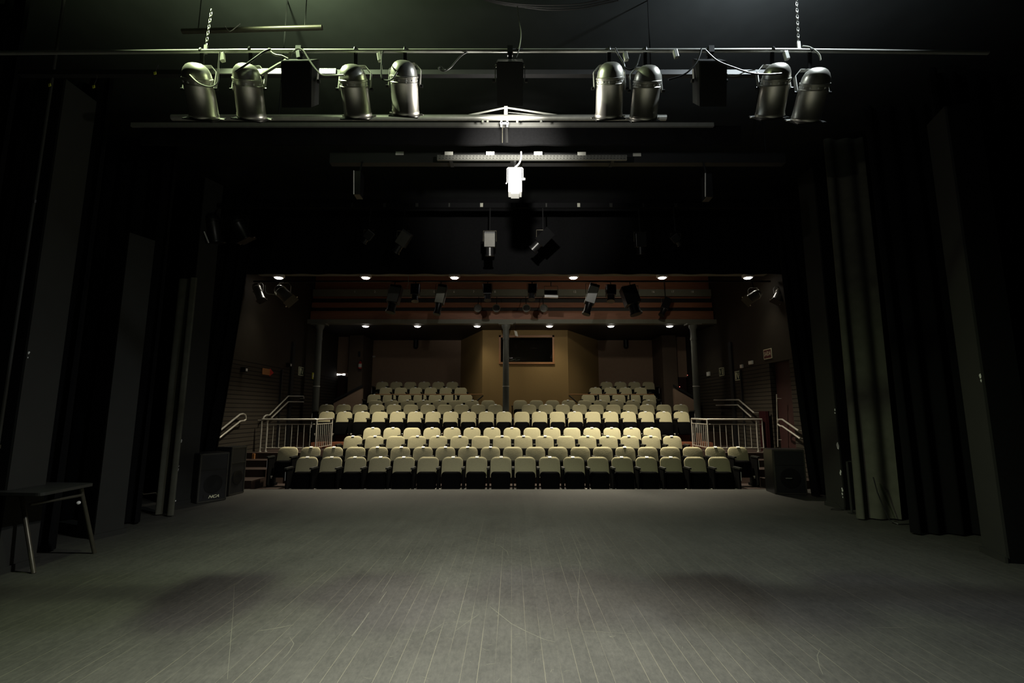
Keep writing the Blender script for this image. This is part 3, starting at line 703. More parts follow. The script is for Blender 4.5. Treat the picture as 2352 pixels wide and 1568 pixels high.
# ------------------------------------------------------------------ loudspeakers
def speaker(lab, a, b, depth, h, logo):
    a, b = V(a), V(b); e = (b-a); w_ = e.length; e = e.normalized(); n = V((e.y, -e.x, 0)); up = V((0,0,1))
    c = (a+b)/2
    t = thing('loudspeaker', lab, 'loudspeaker', c - n*depth/2)
    MB().obox(c - n*depth/2 + up*h/2, e*w_/2, n*depth/2, up*h/2).build('cabinet', M['blackmetal'], t, bevel=.012)
    g = MB(); th = .018
    for s in (-1, 1): g.obox(c + e*s*(w_/2-th) + up*h/2, e*th*.6, n*.012, up*(h/2-.01)); g.obox(c + up*(h/2 + s*(h/2-th)), e*(w_/2-.01), n*.012, up*th*.6)
    g.build('front_frame', M['darkbar'], t)
    gr = MB(); gr.obox(c + up*h/2 + n*.002, e*(w_/2-.03), n*.004, up*(h/2-.03)); go = gr.build('grille', M['black'], t)
    MB().obox(c + up*h*.66 + n*.01, e*(w_/2-.03), n*.006, up*.008).build('divider', M['plastic'], t)
    MB().lathe([(0, w_*.30), (.01, w_*.32), (.012, w_*.25), (.004, w_*.1)], c + up*h*.36 + n*.004, n, 24).build('woofer', M['blackmetal'], t, smooth=True)
    if logo:
        lo = c + up*.085 + e*.02 + n*.014
        text('logo', 'NCA', M['cream'], lo, e, up, .046, t, .004, .35, 1.25, .022)
        m = MB(); m.prism([lo - e*.16 + up*.04, lo - e*.12 + up*.04, lo - e*.15 - up*.0, lo - e*.115 + up*.005, lo - e*.19 - up*.045, lo - e*.16 - up*.005], n*.003); m.build('emblem', M['plastic'], t)
    hd = c - n*depth*.5 + e*(w_/2+.004) + up*h*.55
    MB().obox(hd, n*.07, e*.006, up*.012).build('handle', M['steel'], t)
speaker('black loudspeaker with white lettering low on its grille, left stage edge', PZ(450, 1157, 0), PZ(519, 1147, 0), .42, .8, True)
speaker('black loudspeaker turned away behind the lettered one, left', PZ(523, 1140, 0), PZ(559, 1131, 0), .3, .86, False)
speaker('black loudspeaker at the right stage edge before the curtain', (4.8, 9.12, 0), (5.36, 9.06, 0), .42, .8, False)
MBh = MB(); c = P(1812, 1098, 9.05); MBh.obox(c, (.055, 0, 0), (0, .01, 0), (0, 0, .008))
MBh.build('handle', M['steel'], bpy.data.objects['loudspeaker.002'])

# ------------------------------------------------------------------ table on the left
tb = thing('table', 'dark-topped tube-legged table at the left edge of the stage', 'table', (-4.85, 4.9, 0))
tp = [V((-4.28, 4.55, .735)), V((-4.33, 5.18, .735)), V((-5.5, 5.3, .735)), V((-5.5, 4.66, .735))]
def rounded(poly, r=.06, n=5):
    out = []
    for i, p in enumerate(poly):
        a = (poly[i-1]-p).normalized(); b = (poly[(i+1) % len(poly)]-p).normalized()
        for k in range(n+1):
            t_ = k/n; out.append(p + a*r*(1-t_)**2 + b*r*t_**2)
    return out
MB().prism(rounded(tp), (0,0,.028)).build('table_top', M['tabletop'], tb)
MB().tube([(-4.44, 4.62, .65), (-4.40, 5.12, .65)], .014, 8).build('side_rail', M['leg'], tb)
for lg in ([(-4.86, 4.80, .72), (-4.75, 4.80, .715), (-4.70, 4.80, .68), (-4.47, 4.78, 0)], [(-4.42, 5.12, .72), (-4.43, 5.15, .66), (-4.45, 5.42, 0)], [(-5.3, 4.75, .72), (-5.42, 4.72, 0)], [(-5.3, 5.2, .72), (-5.42, 5.4, 0)]):
    MB().tube(lg, .019, 10).build('leg', M['leg'], tb, smooth=True)
c = V((-4.425, 5.12, .575)); MB().lathe([(-.01, .012), (0, .018), (.012, .016), (.018, .008)], c, (.35,-1,0), 12).build('screw_head', M['white'], tb, smooth=True)

# ------------------------------------------------------------------ first batten with the par cans
BY1 = 3.26; BZ1 = P(1176, 117, BY1).z
tag(MB().tube([(-5.2, BY1, BZ1-.03), (-2, BY1, BZ1), (2.0, BY1, BZ1+.005), (3.55, BY1, BZ1-.015)], .0145, 12).build('lighting_batten', M['steel'], smooth=True, origin=(0, BY1, BZ1)), 'long steel pipe batten carrying the row of silver cans', 'batten')
def par(top, bot, r, lab, Yt, Yb, batten=None, m='alu', grp='silver par cans on the front batten', vents=True, flip=1, n=28):
    T, B = P(*top, Yt), P(*bot, Yb); d = (B-T); Ln = d.length; d.normalize()
    t = thing('par_can', lab, 'stage light', T, grp)
    dm = [(0, r*.22), (.004, r*.42), (.015, r*.62), (.035, r*.80), (.062, r*.92), (.095, r*.97)]
    kk = r/.1; dm = [(a*kk, b) for a, b in dm]
    MB().lathe(dm, T, d, n, True, False).build('dome_cap', M[m], t, smooth=True)
    z0 = dm[-1][0]
    pr = [(z0, r*.97), (z0+.004, r*1.03), (z0+.014*kk, r*1.03), (z0+.018*kk, r*.98), (z0+.04*kk, r*.98), (z0+.044*kk, r*1.015), (z0+.052*kk, r*1.015), (z0+.056*kk, r*.985), (Ln-.03, r*1.0), (Ln-.026, r*1.03), (Ln-.008, r*1.03), (Ln, r*1.0), (Ln, r*.9), (Ln-.1, r*.8)]
    MB().lathe(pr, T, d, n, False, True).build('can', M[m], t, smooth=True)
    side = V((1,0,0)) - d*d.x; side.normalize(); oth = d.cross(side)
    if vents:
        vm = MB()
        for k in range(12):
            a = 2*math.pi*k/12 + .2; nr = side*math.cos(a) + oth*math.sin(a)
            vm.lathe([(0, .0075*kk), (.003, .0065*kk)], T + d*(z0+.029*kk) + nr*(r*.975), nr, 8)
        vm.build('vent', M['white'], t)
    gf = MB(); gf.obox(T + d*(Ln+.006), side*r*1.08, oth*r*1.08, d*.004); gf.build('gel_frame', M['blackmetal'], t)
    for sx in (-1, 1): MB().obox(T + d*(Ln+.002) + side*sx*r*1.12 - oth*.3*r, side*r*.16, oth*r*.13, d*.004).build('clip', M['alu'], t)
    pv = T + d*Ln*.47; hz = V((1,0,0)); w_ = r*1.16
    top_z = max(T.z + .015, pv.z + .19*kk)
    yk = MB(); pts = [pv - hz*w_, V((pv.x-w_, pv.y+.01, top_z-.055*kk)), V((pv.x-w_*.62, pv.y+.01, top_z)), V((pv.x+w_*.62, pv.y+.01, top_z)), V((pv.x+w_, pv.y+.01, top_z-.055*kk)), pv + hz*w_]
    for a, b in zip(pts[:-1], pts[1:]):
        dd = (b-a); L_ = dd.length/2; dd.normalize(); nn = V((0,1,0)); yk.obox((a+b)/2, dd*(L_+.002), nn*.016*kk, dd.cross(nn)*.0025)
    yk.build('yoke', M['steel'] if m == 'alu' else M[m], t)
    for sx in (-1, 1): MB().lathe([(0, .012*kk), (.02*kk, .012*kk)], pv + hz*sx*w_, hz*sx, 8).build('knob', M['blackmetal'], t)
    if batten is not None:
        by, bz = batten; hk = MB(); hx = pv.x
        hk.obox((hx, (by+pv.y)/2+.005, (top_z+bz)/2), (.013,0,0), (0,.006,0), (0,(by-pv.y)*.5, (bz-top_z)/2+.004))
        hk.tube([V((hx, by + .024*math.cos(a), bz + .024*math.sin(a))) for a in [math.pi*k/8 - .4 for k in range(11)]], .007, 6)
        hk.build('hook_clamp', M['blackmetal'], t)
    return t, T, d, Ln
NM = ['leftmost, below the left chain', 'second from the left, with a cable across its dome', 'third from the left, by the grey crossbar', 'fourth from the left, next to the central flood',
      'fifth from the left, right of the central flood', 'sixth from the left, closely paired with the fifth', 'seventh from the left, left one of the end pair', 'rightmost, tilted most below the right chain']
PARS = [((447, 144), (470, 270)), ((563, 145), (579, 270)), ((806, 147), (823, 267)), ((926, 138), (932, 262)), ((1403, 142), (1398, 269)), ((1491, 149), (1477, 273)), ((1789, 144), (1767, 267)), ((1881, 155), (1850, 276))]
PT = []
for k, (a, b) in enumerate(PARS):
    PT.append(par(a, b, .100, 'silver par can, '+NM[k], 3.17, 3.40, (BY1, BZ1 + (-.01 if k in (0, 7) else 0))))

# black box spotlights on the same batten
def boxlight(px0, px1, py0, py1, lab, Y=3.22, open_=False, yoke=True):
    a, b = P((px0+px1)/2, py0, Y), P((px0+px1)/2, py1, Y+.2); d = (b-a); Ln = d.length; d.normalize()
    w_ = (px1-px0)/F*(a-V((0,0,CAMZ))).length*.5*.93; side = V((1,0,0)); oth = d.cross(side).normalized()
    t = thing('box_spotlight', lab, 'stage light', a, 'black box spotlights on the front batten')
    bx = MB(); th = .006; dep = .085
    for s in (-1, 1):
        bx.obox(a + d*Ln/2 + side*s*w_, side*th, oth*dep, d*Ln/2); bx.obox(a + d*Ln/2 + oth*s*dep, side*w_, oth*th, d*Ln/2)
    bx.obox(a, side*w_, oth*dep, d*th)
    bx.build('housing', M['blackmetal'], t)
    MB().obox(a + d*(Ln-.10), side*(w_-.01), oth*(dep-.01), d*.004).build('lens_plate', M['steel'] if open_ else M['black'], t)
    rb = MB()
    for k in range(4): rb.obox(a + d*(Ln*(.2+.08*k)) - oth*(dep+.005), side*w_*.8, oth*.004, d*.005)
    rb.build('cooling_rib', M['plastic'], t)
    pv = a + d*Ln*.45; w2 = w_ + .02; tz = a.z + .03; yk = MB(); pts = [pv - side*w2, V((pv.x-w2, pv.y, tz)), V((pv.x+w2, pv.y, tz)), pv + side*w2]
    for p, q_ in zip(pts[:-1], pts[1:]):
        dd = q_-p; L_ = dd.length/2; dd.normalize(); yk.obox((p+q_)/2, dd*L_, V((0,.013,0)), dd.cross(V((0,1,0)))*.003)
    yk.build('yoke', M['steel'], t)
    hk = MB(); hk.obox((pv.x, (pv.y+BY1)/2, (tz+BZ1)/2), (.014,0,0), (0,.006,0), (0, (BY1-pv.y)/2, (BZ1-tz)/2+.003)); hk.obox((pv.x, BY1, BZ1), (.02,0,0), (0,.026,0), (0,0,.026)); hk.build('hook_clamp', M['blackmetal'], t)
    for s in (-1, 1): MB().lathe([(0, .014), (.02, .014)], pv + side*s*w2, side*s, 10).build('knob', M['plastic'], t)
    return t, a, d, Ln, w_
boxlight(662, 719, 139, 243, 'black box spotlight hung between the second and third silver cans')
FL = boxlight(1145, 1198, 140, 238, 'black box flood hung at the centre of the front batten, lit', open_=True)
boxlight(1603, 1655, 139, 240, 'black box spotlight hung left of the right-hand pair of cans')

# chains
def chain(px, py0, py1, lab, Y):
    a, b = P(px[0], py0, Y), P(px[1], py1, Y); n = int((a-b).length/.026); t = MB()
    for k in range(n):
        c = a + (b-a)*(k+.5)/n; s = V((1,0,0)) if k % 2 else V((0,1,0))
        t.tube([c + s*.008*math.cos(q_) + V((0,0,.017*math.sin(q_))) for q_ in [2*math.pi*m_/8 for m_ in range(8)]], .0024, 5, True)
    o = thing('hanging_chain', lab, 'chain', b)
    t.build('links', M['steel'], o, smooth=True)
    MB().obox(b + V((0,0,-.02)), (.012,0,0), (0,.006,0), (0,0,.035)).build('shackle', M['steel'], o)
zc = 5.85
chain((486, 473), 22, 108, 'bright steel chain holding the left end of the front batten', BY1+.02)
chain((1828, 1834), -30, 100, 'steel chain holding the right end of the front batten', BY1+.02)
# cables along the batten
def wire(lab, pts, r=.006, m='cable', Y=BY1, name='lamp_cable', cat='cable'):
    p3 = []
    for q_ in pts: p3.append(P(q_[0], q_[1], q_[2] if len(q_) > 2 else Y))
    # smooth with catmull-rom
    out = []
    for i in range(len(p3)-1):
        p0, p1, p2, p3_ = p3[max(i-1,0)], p3[i], p3[i+1], p3[min(i+2, len(p3)-1)]
        for k in range(6):
            s = k/6; out.append(.5*((2*p1) + (p2-p0)*s + (2*p0-5*p1+4*p2-p3_)*s*s + (3*p1-p0-3*p2+p3_)*s**3))
    out.append(p3[-1])
    return tag(MB().tube(out, r, 7).build(name, M[m], smooth=True, origin=out[0]), lab, cat)
wire('pale cable sagging across the leftmost silver can to the batten', [(505, 120), (502, 150), (501, 185), (492, 197), (478, 199), (455, 190), (436, 172, 3.13)], .005, 'palecable', 3.08)
wire('black cable from the batten over the dome of the second can', [(622, 113), (605, 120), (580, 138, 3.1), (560, 152, 3.08), (541, 164, 3.08)], .007, 'cable', 3.15)
wire('thick pale cable end drooping right of the second can', [(617, 112), (625, 122), (635, 127), (648, 129), (662, 136)], .008, 'palecable', 3.2)
wire('black cable running from the left box spotlight down to the third can', [(672, 120), (684, 112), (697, 117), (712, 140), (728, 162), (742, 173), (770, 173), (790, 172, 3.1)], .0065, 'palecable', 3.12)
wire('black cable looping under the fourth silver can', [(880, 117, 3.26), (878, 125, 3.2), (877, 140), (876, 175), (884, 184), (900, 182, 3.1), (912, 165, 3.08)], .0065, 'cable', 3.12)
wire('loose black cable with a hook hanging left of the central flood', [(1090, 116.5), (1078, 117.5), (1062, 126), (1048, 140), (1035, 155), (1020, 163), (1008, 158), (1012, 153), (1022, 160)], .0055, 'cable')
wire('black cable bridging the two cans right of the central flood', [(1413, 110), (1420, 125), (1432, 145), (1436, 156), (1450, 160), (1462, 150), (1470, 125)], .006, 'cable', 3.12)
wire('black cable sagging left from the right box spotlight', [(1611, 112), (1606, 130), (1597, 147), (1580, 165), (1562, 175), (1535, 183)], .006, 'cable', 3.14)
wire('black cable sagging right from the box spotlight to the seventh can', [(1620, 115), (1648, 140), (1690, 157), (1725, 168), (1760, 171), (1795, 169, 3.1)], .006, 'cable', 3.1)
wire('pale thin cable drooping behind the right box spotlight', [(1655, 155), (1672, 172), (1690, 174), (1712, 165), (1735, 160)], .004, 'palecable', 3.3)
wire('white-wrapped cable end arching at the right chain', [(1843, 106), (1858, 108), (1872, 116), (1882, 126), (1885, 138)], .006, 'palecable', 3.25)
wire('bundle of pale leads behind the second can', [(600, 172), (620, 160), (640, 148), (652, 142), (664, 130), (668, 119)], .012, 'palecable', 3.27)
wire('thin dark cord hanging from the cable loops to the central flood', [(1188, 14, 3.9), (1192, 45, 3.7), (1197, 75, 3.5), (1194, 105), (1186, 132)], .004, 'palecable')
for k, (dy, lab) in enumerate(((0, 'upper'), (6, 'middle'), (11, 'lower'))):
    wire('%s strand of the dark cables swagged at the top centre' % lab, [(1090, -12+dy*.4), (1140, 2+dy*.5), (1200, 10+dy*.6), (1262, 12+dy), (1330, 9+dy), (1385, -2+dy), (1420, -10+dy)], .006, 'cable', 3.95+.06*k, 'swagged_cable')
# connector blocks on the batten
for k, (px, py, m_, lab) in enumerate(((511, 132, 'palecable', 'pale plug box taped to the batten right of the leftmost can'), (686, 126, 'plastic', 'grey plug box above the left box spotlight'), (872, 132, 'palecable', 'pale plug hanging left of the fourth can'), (1437, 130, 'palecable', 'pale plug between the fifth and sixth cans'), (1552, 124, 'steel', 'grey plug lying left of the right box spotlight'), (1806, 128, 'steel', 'grey plug box between the two end cans'))):
    c = P(px, py, 3.24); t = thing('plug_box', lab, 'plug', c)
    MB().obox(c, (.015, 0, .004), (0, .014, 0), (-.006, 0, .032)).build('body', M[m_], t, bevel=.004)
    MB().tube([c + V((0,0,.03)), V((c.x, BY1, BZ1+.012))], .004, 6).build('lead', M['cable'], t)
for px, py, lab in ((356, 168, 'oval'), (215, 199, 'curled'), (114, 195, 'round')):
    c = P(px, py, 3.82)
    t = thing('cable_tag', 'small %s yellow-green tag hung at the upper left' % lab, 'tag', c)
    MB().obox(c, (.011,0,.003), (0,.003,0), (-.003,0,.013)).build('tag_plate', M['yellowlabel'], t, bevel=.004)
    MB().tube([c + V((0,0,.01)), c + V((.02,0,.08)), P(px+6, 166, 3.87)], .0025, 5).build('cord', M['cable'], t)
# short upper pipe and dark cross bars behind
sp_ = thing('short_pipe', 'short rusty pipe above the left silver cans', 'pipe', P(419, 72, 3.75))
MB().tube([P(419, 72, 3.75), P(740, 63, 3.75)], .022, 10).build('tube', M['leg'], sp_, smooth=True)
for px in (455, 700): q = P(px, 71 - (px-419)*.028, 3.75); MB().tube([q, V((q.x, q.y, 5.85))], .004, 6).build('hanger', M['blackmetal'], sp_)
wire('thin wire tied over the short rusty pipe', [(516, 58, 3.72), (524, 70, 3.72), (532, 70, 3.72), (552, 54, 3.72)], .003, 'palecable', 3.72, 'tie_wire', 'wire')
Yb = 3.85
zb1 = P(600, 165, Yb).z
tag(MB().box(P(40, 165, Yb).x, P(1800, 165, Yb).x, Yb, Yb+.05, zb1-.022, zb1+.022).build('cross_bar', M['black'], origin=(0, Yb, zb1)), 'long flat black crossbar running behind the silver cans', 'bar')
tag(MB().box(P(462, 165, Yb).x, P(772, 165, Yb).x, Yb-.012, Yb, zb1-.024, zb1+.024).build('lit_bar_stretch', M['steel'], origin=(P(620, 165, Yb).x, Yb, zb1)), 'lit stretch of the crossbar, painted pale, behind the left box spotlight', 'plate')  # lit part of the black bar, painted in as paler steel
# work lights whose housings sit just above the frame
for k, (p_, c_, e_) in enumerate(WORK):
    t = thing('work_light', 'round work light high over the %s cans' % ('left', 'right')[k], 'stage light', p_ + V((0,0,.12)))
    MB().lathe([(0, .05), (.02, .08), (.06, .09)], p_ + V((0,0,.18)), (0,0,-1), 16, True, False).build('housing', M['blackmetal'], t, smooth=True)
    MB().tube([p_ + V((0,0,.18)), V((p_.x, p_.y, 5.85))], .008, 6).build('stem', M['steel'], t)

# ------------------------------------------------------------------ trussed second bar, cable tray, white lantern
Y2 = 4.6; z2 = P(1176, 270, Y2).z
tb2 = thing('trussed_bar', 'trussed steel bar lit white below the central flood', 'bar', (0, Y2, z2))
MB().tube([(P(395, 272, Y2).x, Y2, z2), (P(1530, 272, Y2).x, Y2, z2)], .03, 14).build('main_tube', M['steel'], tb2, smooth=True)
apex = P(1162, 247, Y2)
MB().tube([P(1060, 268, Y2), apex], .009, 8).build('tie_rod', M['card'], tb2)  # flood glare painted into both tie rods as white
MB().tube([apex, P(1295, 267, Y2)], .009, 8).build('tie_rod', M['card'], tb2)
MB().obox((apex.x, Y2, (apex.z+z2)/2), (.018,0,0), (0,.018,0), (0,0,(apex.z-z2)/2+.02)).build('king_post', M['white'], tb2)
MB().tube([P(1168, 258, Y2-.02), P(1250, 265, Y2-.02)], .003, 5).build('wire', M['palecable'], tb2)
bk = MB(); a = P(1163, 283, Y2)
for s in (-1, 1): bk.obox(a + V((s*.03-.02,0,0)), (.008,0,0), (0,.01,0), (0,0,.035))
bk.obox(a + V((-.02,0,.0)), (.045,0,0), (0,.01,0), (0,0,.006)); bk.build('bracket', M['white'], tb2)
for px in (640, 1500): q = P(px, 270, Y2); MB().tube([q, V((q.x, q.y, 5.85))], .007, 6).build('hanger', M['blackmetal'], tb2)
for px in (1163,): q = P(px, 272, Y2); MB().obox((q.x, Y2+.24, z2+.01), (.015,0,0), (0,.24,0), (0,0,.006)).build('link_plate', M['blackmetal'], tb2)
a = P(1154, 288, Y2); MB().tube([a, P(1154, 328, Y2)], .003, 6).build('rod', M['leg'], tb2)
for px in (1109, 1120, 1188, 1243): MB().lathe([(0, .012), (.02, .012)], P(px, 277, Y2-.02), (0,0,-1), 8).build('bolt', M['steel'], tb2)
Y2b = 5.05; zf = P(1176, 285.5, Y2b).z; zf = zf
tag(MB().box(P(300, 285, Y2b).x, P(1640, 285, Y2b).x, Y2b, Y2b+.03, zf-.022, zf+.024).build('flat_bar', M['traysteel'], origin=(0, Y2b, zf)), 'flat steel bar behind the trussed bar', 'bar')
drape('border_curtain', 'short dark border cloth below the trussed bar', [(P(330, 300, 5.12).x, 5.10), (P(1700, 300, 5.12).x, 5.10)], P(1176, 334, 5.12).z, zf+.015, .012, 14, M['blackcloth'], n=160)
Y3 = 5.65
zt0, zt1 = P(1176, 366.5, Y3).z, P(1176, 355.5, Y3).z
tray = thing('cable_tray', 'perforated steel cable tray above the white lantern', 'cable tray', (0, Y3, zt0))
tx0, tx1 = P(1004, 360, Y3).x, P(1440, 360, Y3).x
# perforated face: three solid bands joined by small bridges
tm = MB(); hz = (zt1-zt0)
tm.box(tx0, tx1, Y3, Y3+.004, zt0, zt0+hz*.24); tm.box(tx0, tx1, Y3, Y3+.004, zt0+hz*.36, zt0+hz*.72); tm.box(tx0, tx1, Y3, Y3+.004, zt0+hz*.84, zt1)
x = tx0
while x < tx1:
    tm.box(x, x+.02, Y3, Y3+.004, zt0+hz*.24, zt0+hz*.36); tm.box(x+.005, x+.025, Y3, Y3+.004, zt0+hz*.72, zt0+hz*.84); x += .042
tm.box(tx0, tx1, Y3+.004, Y3+.03, zt0, zt0+.003)
tm.build('tray_side', M['traysteel'], tray)
MB().box(tx0, tx1, Y3+.03, Y3+.034, zt0, zt1).build('back_side', M['black'], tray)
for k, (px, py) in enumerate(((918, 352), (1031, 352), (1126, 352), (1236, 352), (1336, 353), (1463, 355))):
    c = P(px, py, Y3-.003 if 1000 < px < 1440 else 5.845)
    tag(MB().obox(c, (.052,0,0), (0,.004,0), (0,0,.022)).build('label_card', M['card'], origin=c), 'blank white card standing on the cable tray line, %s from the left' % ORD[k+1], 'card', 'cards along the cable tray')
tbm = thing('timber_beam', 'black beam behind the cable tray', 'beam', (0, 5.9, P(1176, 378, 5.9).z))
MB().box(P(760, 376, 5.9).x, P(1800, 376, 5.9).x, 5.85, 5.95, P(1176, 378, 5.9).z, P(1176, 355, 5.9).z).build('timber', M['black'], tbm)
for px in (800, 1760): q = P(px, 370, 5.9); MB().tube([q, V((q.x, q.y, 5.85))], .008, 6).build('hanger', M['blackmetal'], tbm)
for px in (1040, 1176, 1400): q = P(px, 370, 5.9); MB().box(q.x-.02, q.x+.02, Y3+.03, 5.86, zt0+.01, zt0+.03).build('bracket', M['black'], tray)
# white lantern
c0, c1 = P(1183, 388, Y3), P(1183, 446, Y3); lw = .098
ln = thing('white_lantern', 'white box lantern hanging from the cable tray', 'stage light', c0)
hz = (c0.z-c1.z)
MB().box(c0.x-lw*.86, c0.x+lw*.86, Y3-.07, Y3+.09, c1.z, c0.z-.02).build('housing', M['white'], ln, bevel=.008)
vt = MB()
for k in range(9): vt.box(c0.x-.035+.02, c0.x+.025, Y3-.073, Y3-.068, c1.z+.06+.015*k, c1.z+.063+.015*k)
vt.build('vent', M['card'], ln)
MB().box(c0.x-.05, c0.x+.05, Y3-.06, Y3+.08, c1.z-.018, c1.z).build('front_lip', M['white'], ln)
yk = MB(); w2 = lw*1.0; pts = [V((c0.x-w2, Y3, c0.z-hz*.55)), V((c0.x-w2, Y3, c0.z+.005)), V((c0.x-w2+.012, Y3, c0.z+.017)), V((c0.x+w2-.012, Y3, c0.z+.017)), V((c0.x+w2, Y3, c0.z+.005)), V((c0.x+w2, Y3, c0.z-hz*.45))]
yk.tube(pts, .006, 8); yk.build('yoke', M['white'], ln, smooth=True)
kb = MB(); kp = P(1202, 411, Y3); kb.lathe([(0, .005), (.025, .005), (.026, .015), (.042, .015)], kp - V((.02,0,0)), (1,0,0), 10); kb.build('knob', M['white'], ln)
MB().lathe([(0, .008), (.012, .008)], P(1164, 421, Y3), (-1,0,0), 8).build('knob', M['white'], ln)
MB().box(c0.x-.015, c0.x+.015, Y3+.03, Y3+.045, c0.z+.005, zt0+.02).build('hook_clamp', M['blackmetal'], ln)
for px in (1177, 1188): MB().box(P(px, 380, Y3).x-.01, P(px, 380, Y3).x+.01, Y3-.02, Y3+.02, c0.z-.025, c0.z+.012).build('lug', M['white'], ln)
wire('white cable curling from the tray down to the white lantern', [(1197, 348), (1197, 362), (1194, 372), (1189, 379), (1183, 384)], .011, 'white', Y3-.03)
for px, y0, y1, lab in ((814, 392, 446, 'left'), (1621, 398, 452, 'right')):
    a = P(px, y0, 5.7); t = thing('black_lantern', 'black lantern with one glinting edge hung to the %s of the white lantern' % lab, 'stage light', a)
    b = P(px, y1, 5.7)
    MB().box(a.x-.005, a.x+.08, 5.7, 5.85, b.z, a.z).build('housing', M['blackmetal'], t, bevel=.006)
    MB().tube([a + V((-.006,-.004,0)), b + V((-.006,-.004,0))], .006, 6).build('edge_glint', M['white'], t)  # glint along the edge, put in as a white rod
    MB().tube([V((a.x+.04, 5.78, a.z)), V((a.x+.04, 5.85, P(1176, 376, 5.9).z))], .012, 6).build('hanger', M['blackmetal'], t)

# ------------------------------------------------------------------ third batten, dim lanterns
Y4 = 8.3; z4 = P(1176, 471, Y4).z
tag(MB().box(-5.6, 5.6, Y4, Y4+.06, z4-.045, z4+.045).build('lighting_batten', M['blackcloth'], origin=(0, Y4, z4)), 'wide black batten with small pale cards near the stage opening', 'batten')
for k in range(11):
    px = 809 + 74.3*k; c = P(px, 470.5 + .5*k/10, Y4-.008)
    tag(MB().obox(c, (.026 if k % 3 else .012, 0, 0), (0,.003,0), (0,0,.036)).build('label_card', M['plastic'] if k not in (4, 7) else M['palecable'], origin=c), 'small dim card on the wide black batten, %s from the left' % ORD[k+1], 'card', 'cards along the wide batten')
def lantern(a, b, w_, lab, Y, m='blackmetal', plate=None, bar=None, grp=None, dep=.8):
    A, B = P(*a, Y), P(*b, Y-.12 if Y > 9 else Y+.1); d = B-A; Ln = d.length; d.normalize()
    side = V((1,0,0)) - d*d.x; side.normalize(); oth = d.cross(side)
    hw = w_/F*Y/2
    t = thing('profile_lantern', lab, 'stage light', A, grp)
    MB().obox(A + d*Ln*.32, side*hw, oth*hw*dep, d*Ln*.32).build('housing', M[m], t, bevel=.01)
    MB().lathe([(Ln*.64, hw*.8), (Ln*.66, hw*.72), (Ln*.94, hw*.72), (Ln*.94, hw*.85), (Ln, hw*.85)], A, d, 18).build('lens_tube', M['blackmetal'], t, smooth=True)
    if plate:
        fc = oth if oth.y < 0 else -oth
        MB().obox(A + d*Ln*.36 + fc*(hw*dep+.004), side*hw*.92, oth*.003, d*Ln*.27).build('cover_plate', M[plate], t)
    pv = A + d*Ln*.4; by, bz = bar; top = max(A.z, pv.z) + .03; w2 = hw + .015; yk = MB()
    pts = [pv - V((w2,0,0)), V((pv.x-w2, pv.y, top)), V((pv.x+w2, pv.y, top)), pv + V((w2,0,0))]
    yk.tube(pts, .008, 6); yk.build('yoke', M['leg'], t)
    MB().tube([V((pv.x, pv.y, top)), V((pv.x, by, bz))], .012, 6).build('hook_clamp', M['blackmetal'], t)
    return t
B4 = (Y4+.03, z4-.04)
lantern((938, 532), (908, 580), 26, 'dim tilted lantern left of centre below the wide batten', 8.25, 'black', 'darkbar', B4)
lantern((1125, 532), (1125, 588), 27, 'grey-faced box lantern at the centre below the wide batten', 8.25, 'black', 'darkbar', B4)
lantern((1265, 530), (1222, 574), 28, 'dim tilted lantern right of centre below the wide batten', 8.25, 'blackcloth', None, B4)
lantern((1470, 535), (1472, 584), 26, 'dim upright lantern at right below the wide batten', 8.25, 'blackmetal', None, B4)
lantern((855, 530), (835, 556), 20, 'dim small lantern at left below the wide batten', 8.25, 'blackmetal', None, B4)
lantern((1545, 538), (1562, 560), 20, 'dim small lantern at far right below the wide batten', 8.25, 'blackmetal', None, B4)
par((485, 490), (495, 558), .12, 'dark par can high at the left curtain, with a bright edge', 8.2, 8.3, B4, 'blackmetal', None, False, n=20)
par((536, 495), (566, 552), .12, 'dark par can beside the bright-edged one at upper left', 8.2, 8.3, B4, 'blackmetal', None, False, n=20)
a = P(469, 532, 8.1); tag(MB().tube([a, P(479, 557, 8.1)], .012, 8).build('safety_rod', M['white'], origin=a), 'short white slanting rod beside the dark can at upper left', 'rod')

# ------------------------------------------------------------------ lanterns on the front of house bar
BF = (FY, FZ)
par((586, 652), (601, 690), .10, 'white-lit par can at the far left end of the house bar', FY-.02, FY-.1, BF, 'alu', None, False, n=20)
par((636, 660), (668, 691), .15, 'large tilted par can below the leftmost downlight', FY-.02, FY-.1, BF, 'alu', None, False, n=20)
par((1746, 672), (1716, 690), .12, 'tilted par can below the rightmost downlight', FY-.02, FY-.1, BF, 'alu', None, False, n=20)
par((1796, 662), (1782, 692), .11, 'par can at the far right end of the house bar by the curtain', FY-.02, FY-.1, BF, 'alu', None, False, n=20)
lantern((912, 658), (896, 718), 27, 'black profile lantern with a silver cover plate, left half of the house bar', FY, 'blackmetal', 'steel', BF)
lantern((955, 655), (953, 692), 20, 'black lantern among dangling leads on the house bar', FY, 'blackmetal', None, BF)
lantern((1018, 656), (1003, 722), 21, 'long-snouted lantern with a bright yoke, left of centre on the house bar', FY, 'blackmetal', 'palecable', BF)
lantern((1120, 655), (1120, 690), 20, 'black lantern left of the central column on the house bar', FY, 'blackmetal', None, BF)
lantern((1223, 655), (1221, 688), 20, 'black lantern right of the central column on the house bar', FY, 'blackmetal', None, BF)
lantern((1366, 655), (1346, 722), 23, 'long-snouted lantern with a white-lit side, right of centre on the house bar', FY, 'blackmetal', 'white', BF)  # lit side painted in as a white cover plate
lantern((1403, 657), (1403, 692), 22, 'round black lantern right of the white-lit one on the house bar', FY, 'blackmetal', None, BF)
lantern((1440, 660), (1462, 722), 34, 'largest black lantern with a grey cover plate, right half of the house bar', FY, 'blackmetal', 'plastic', BF)
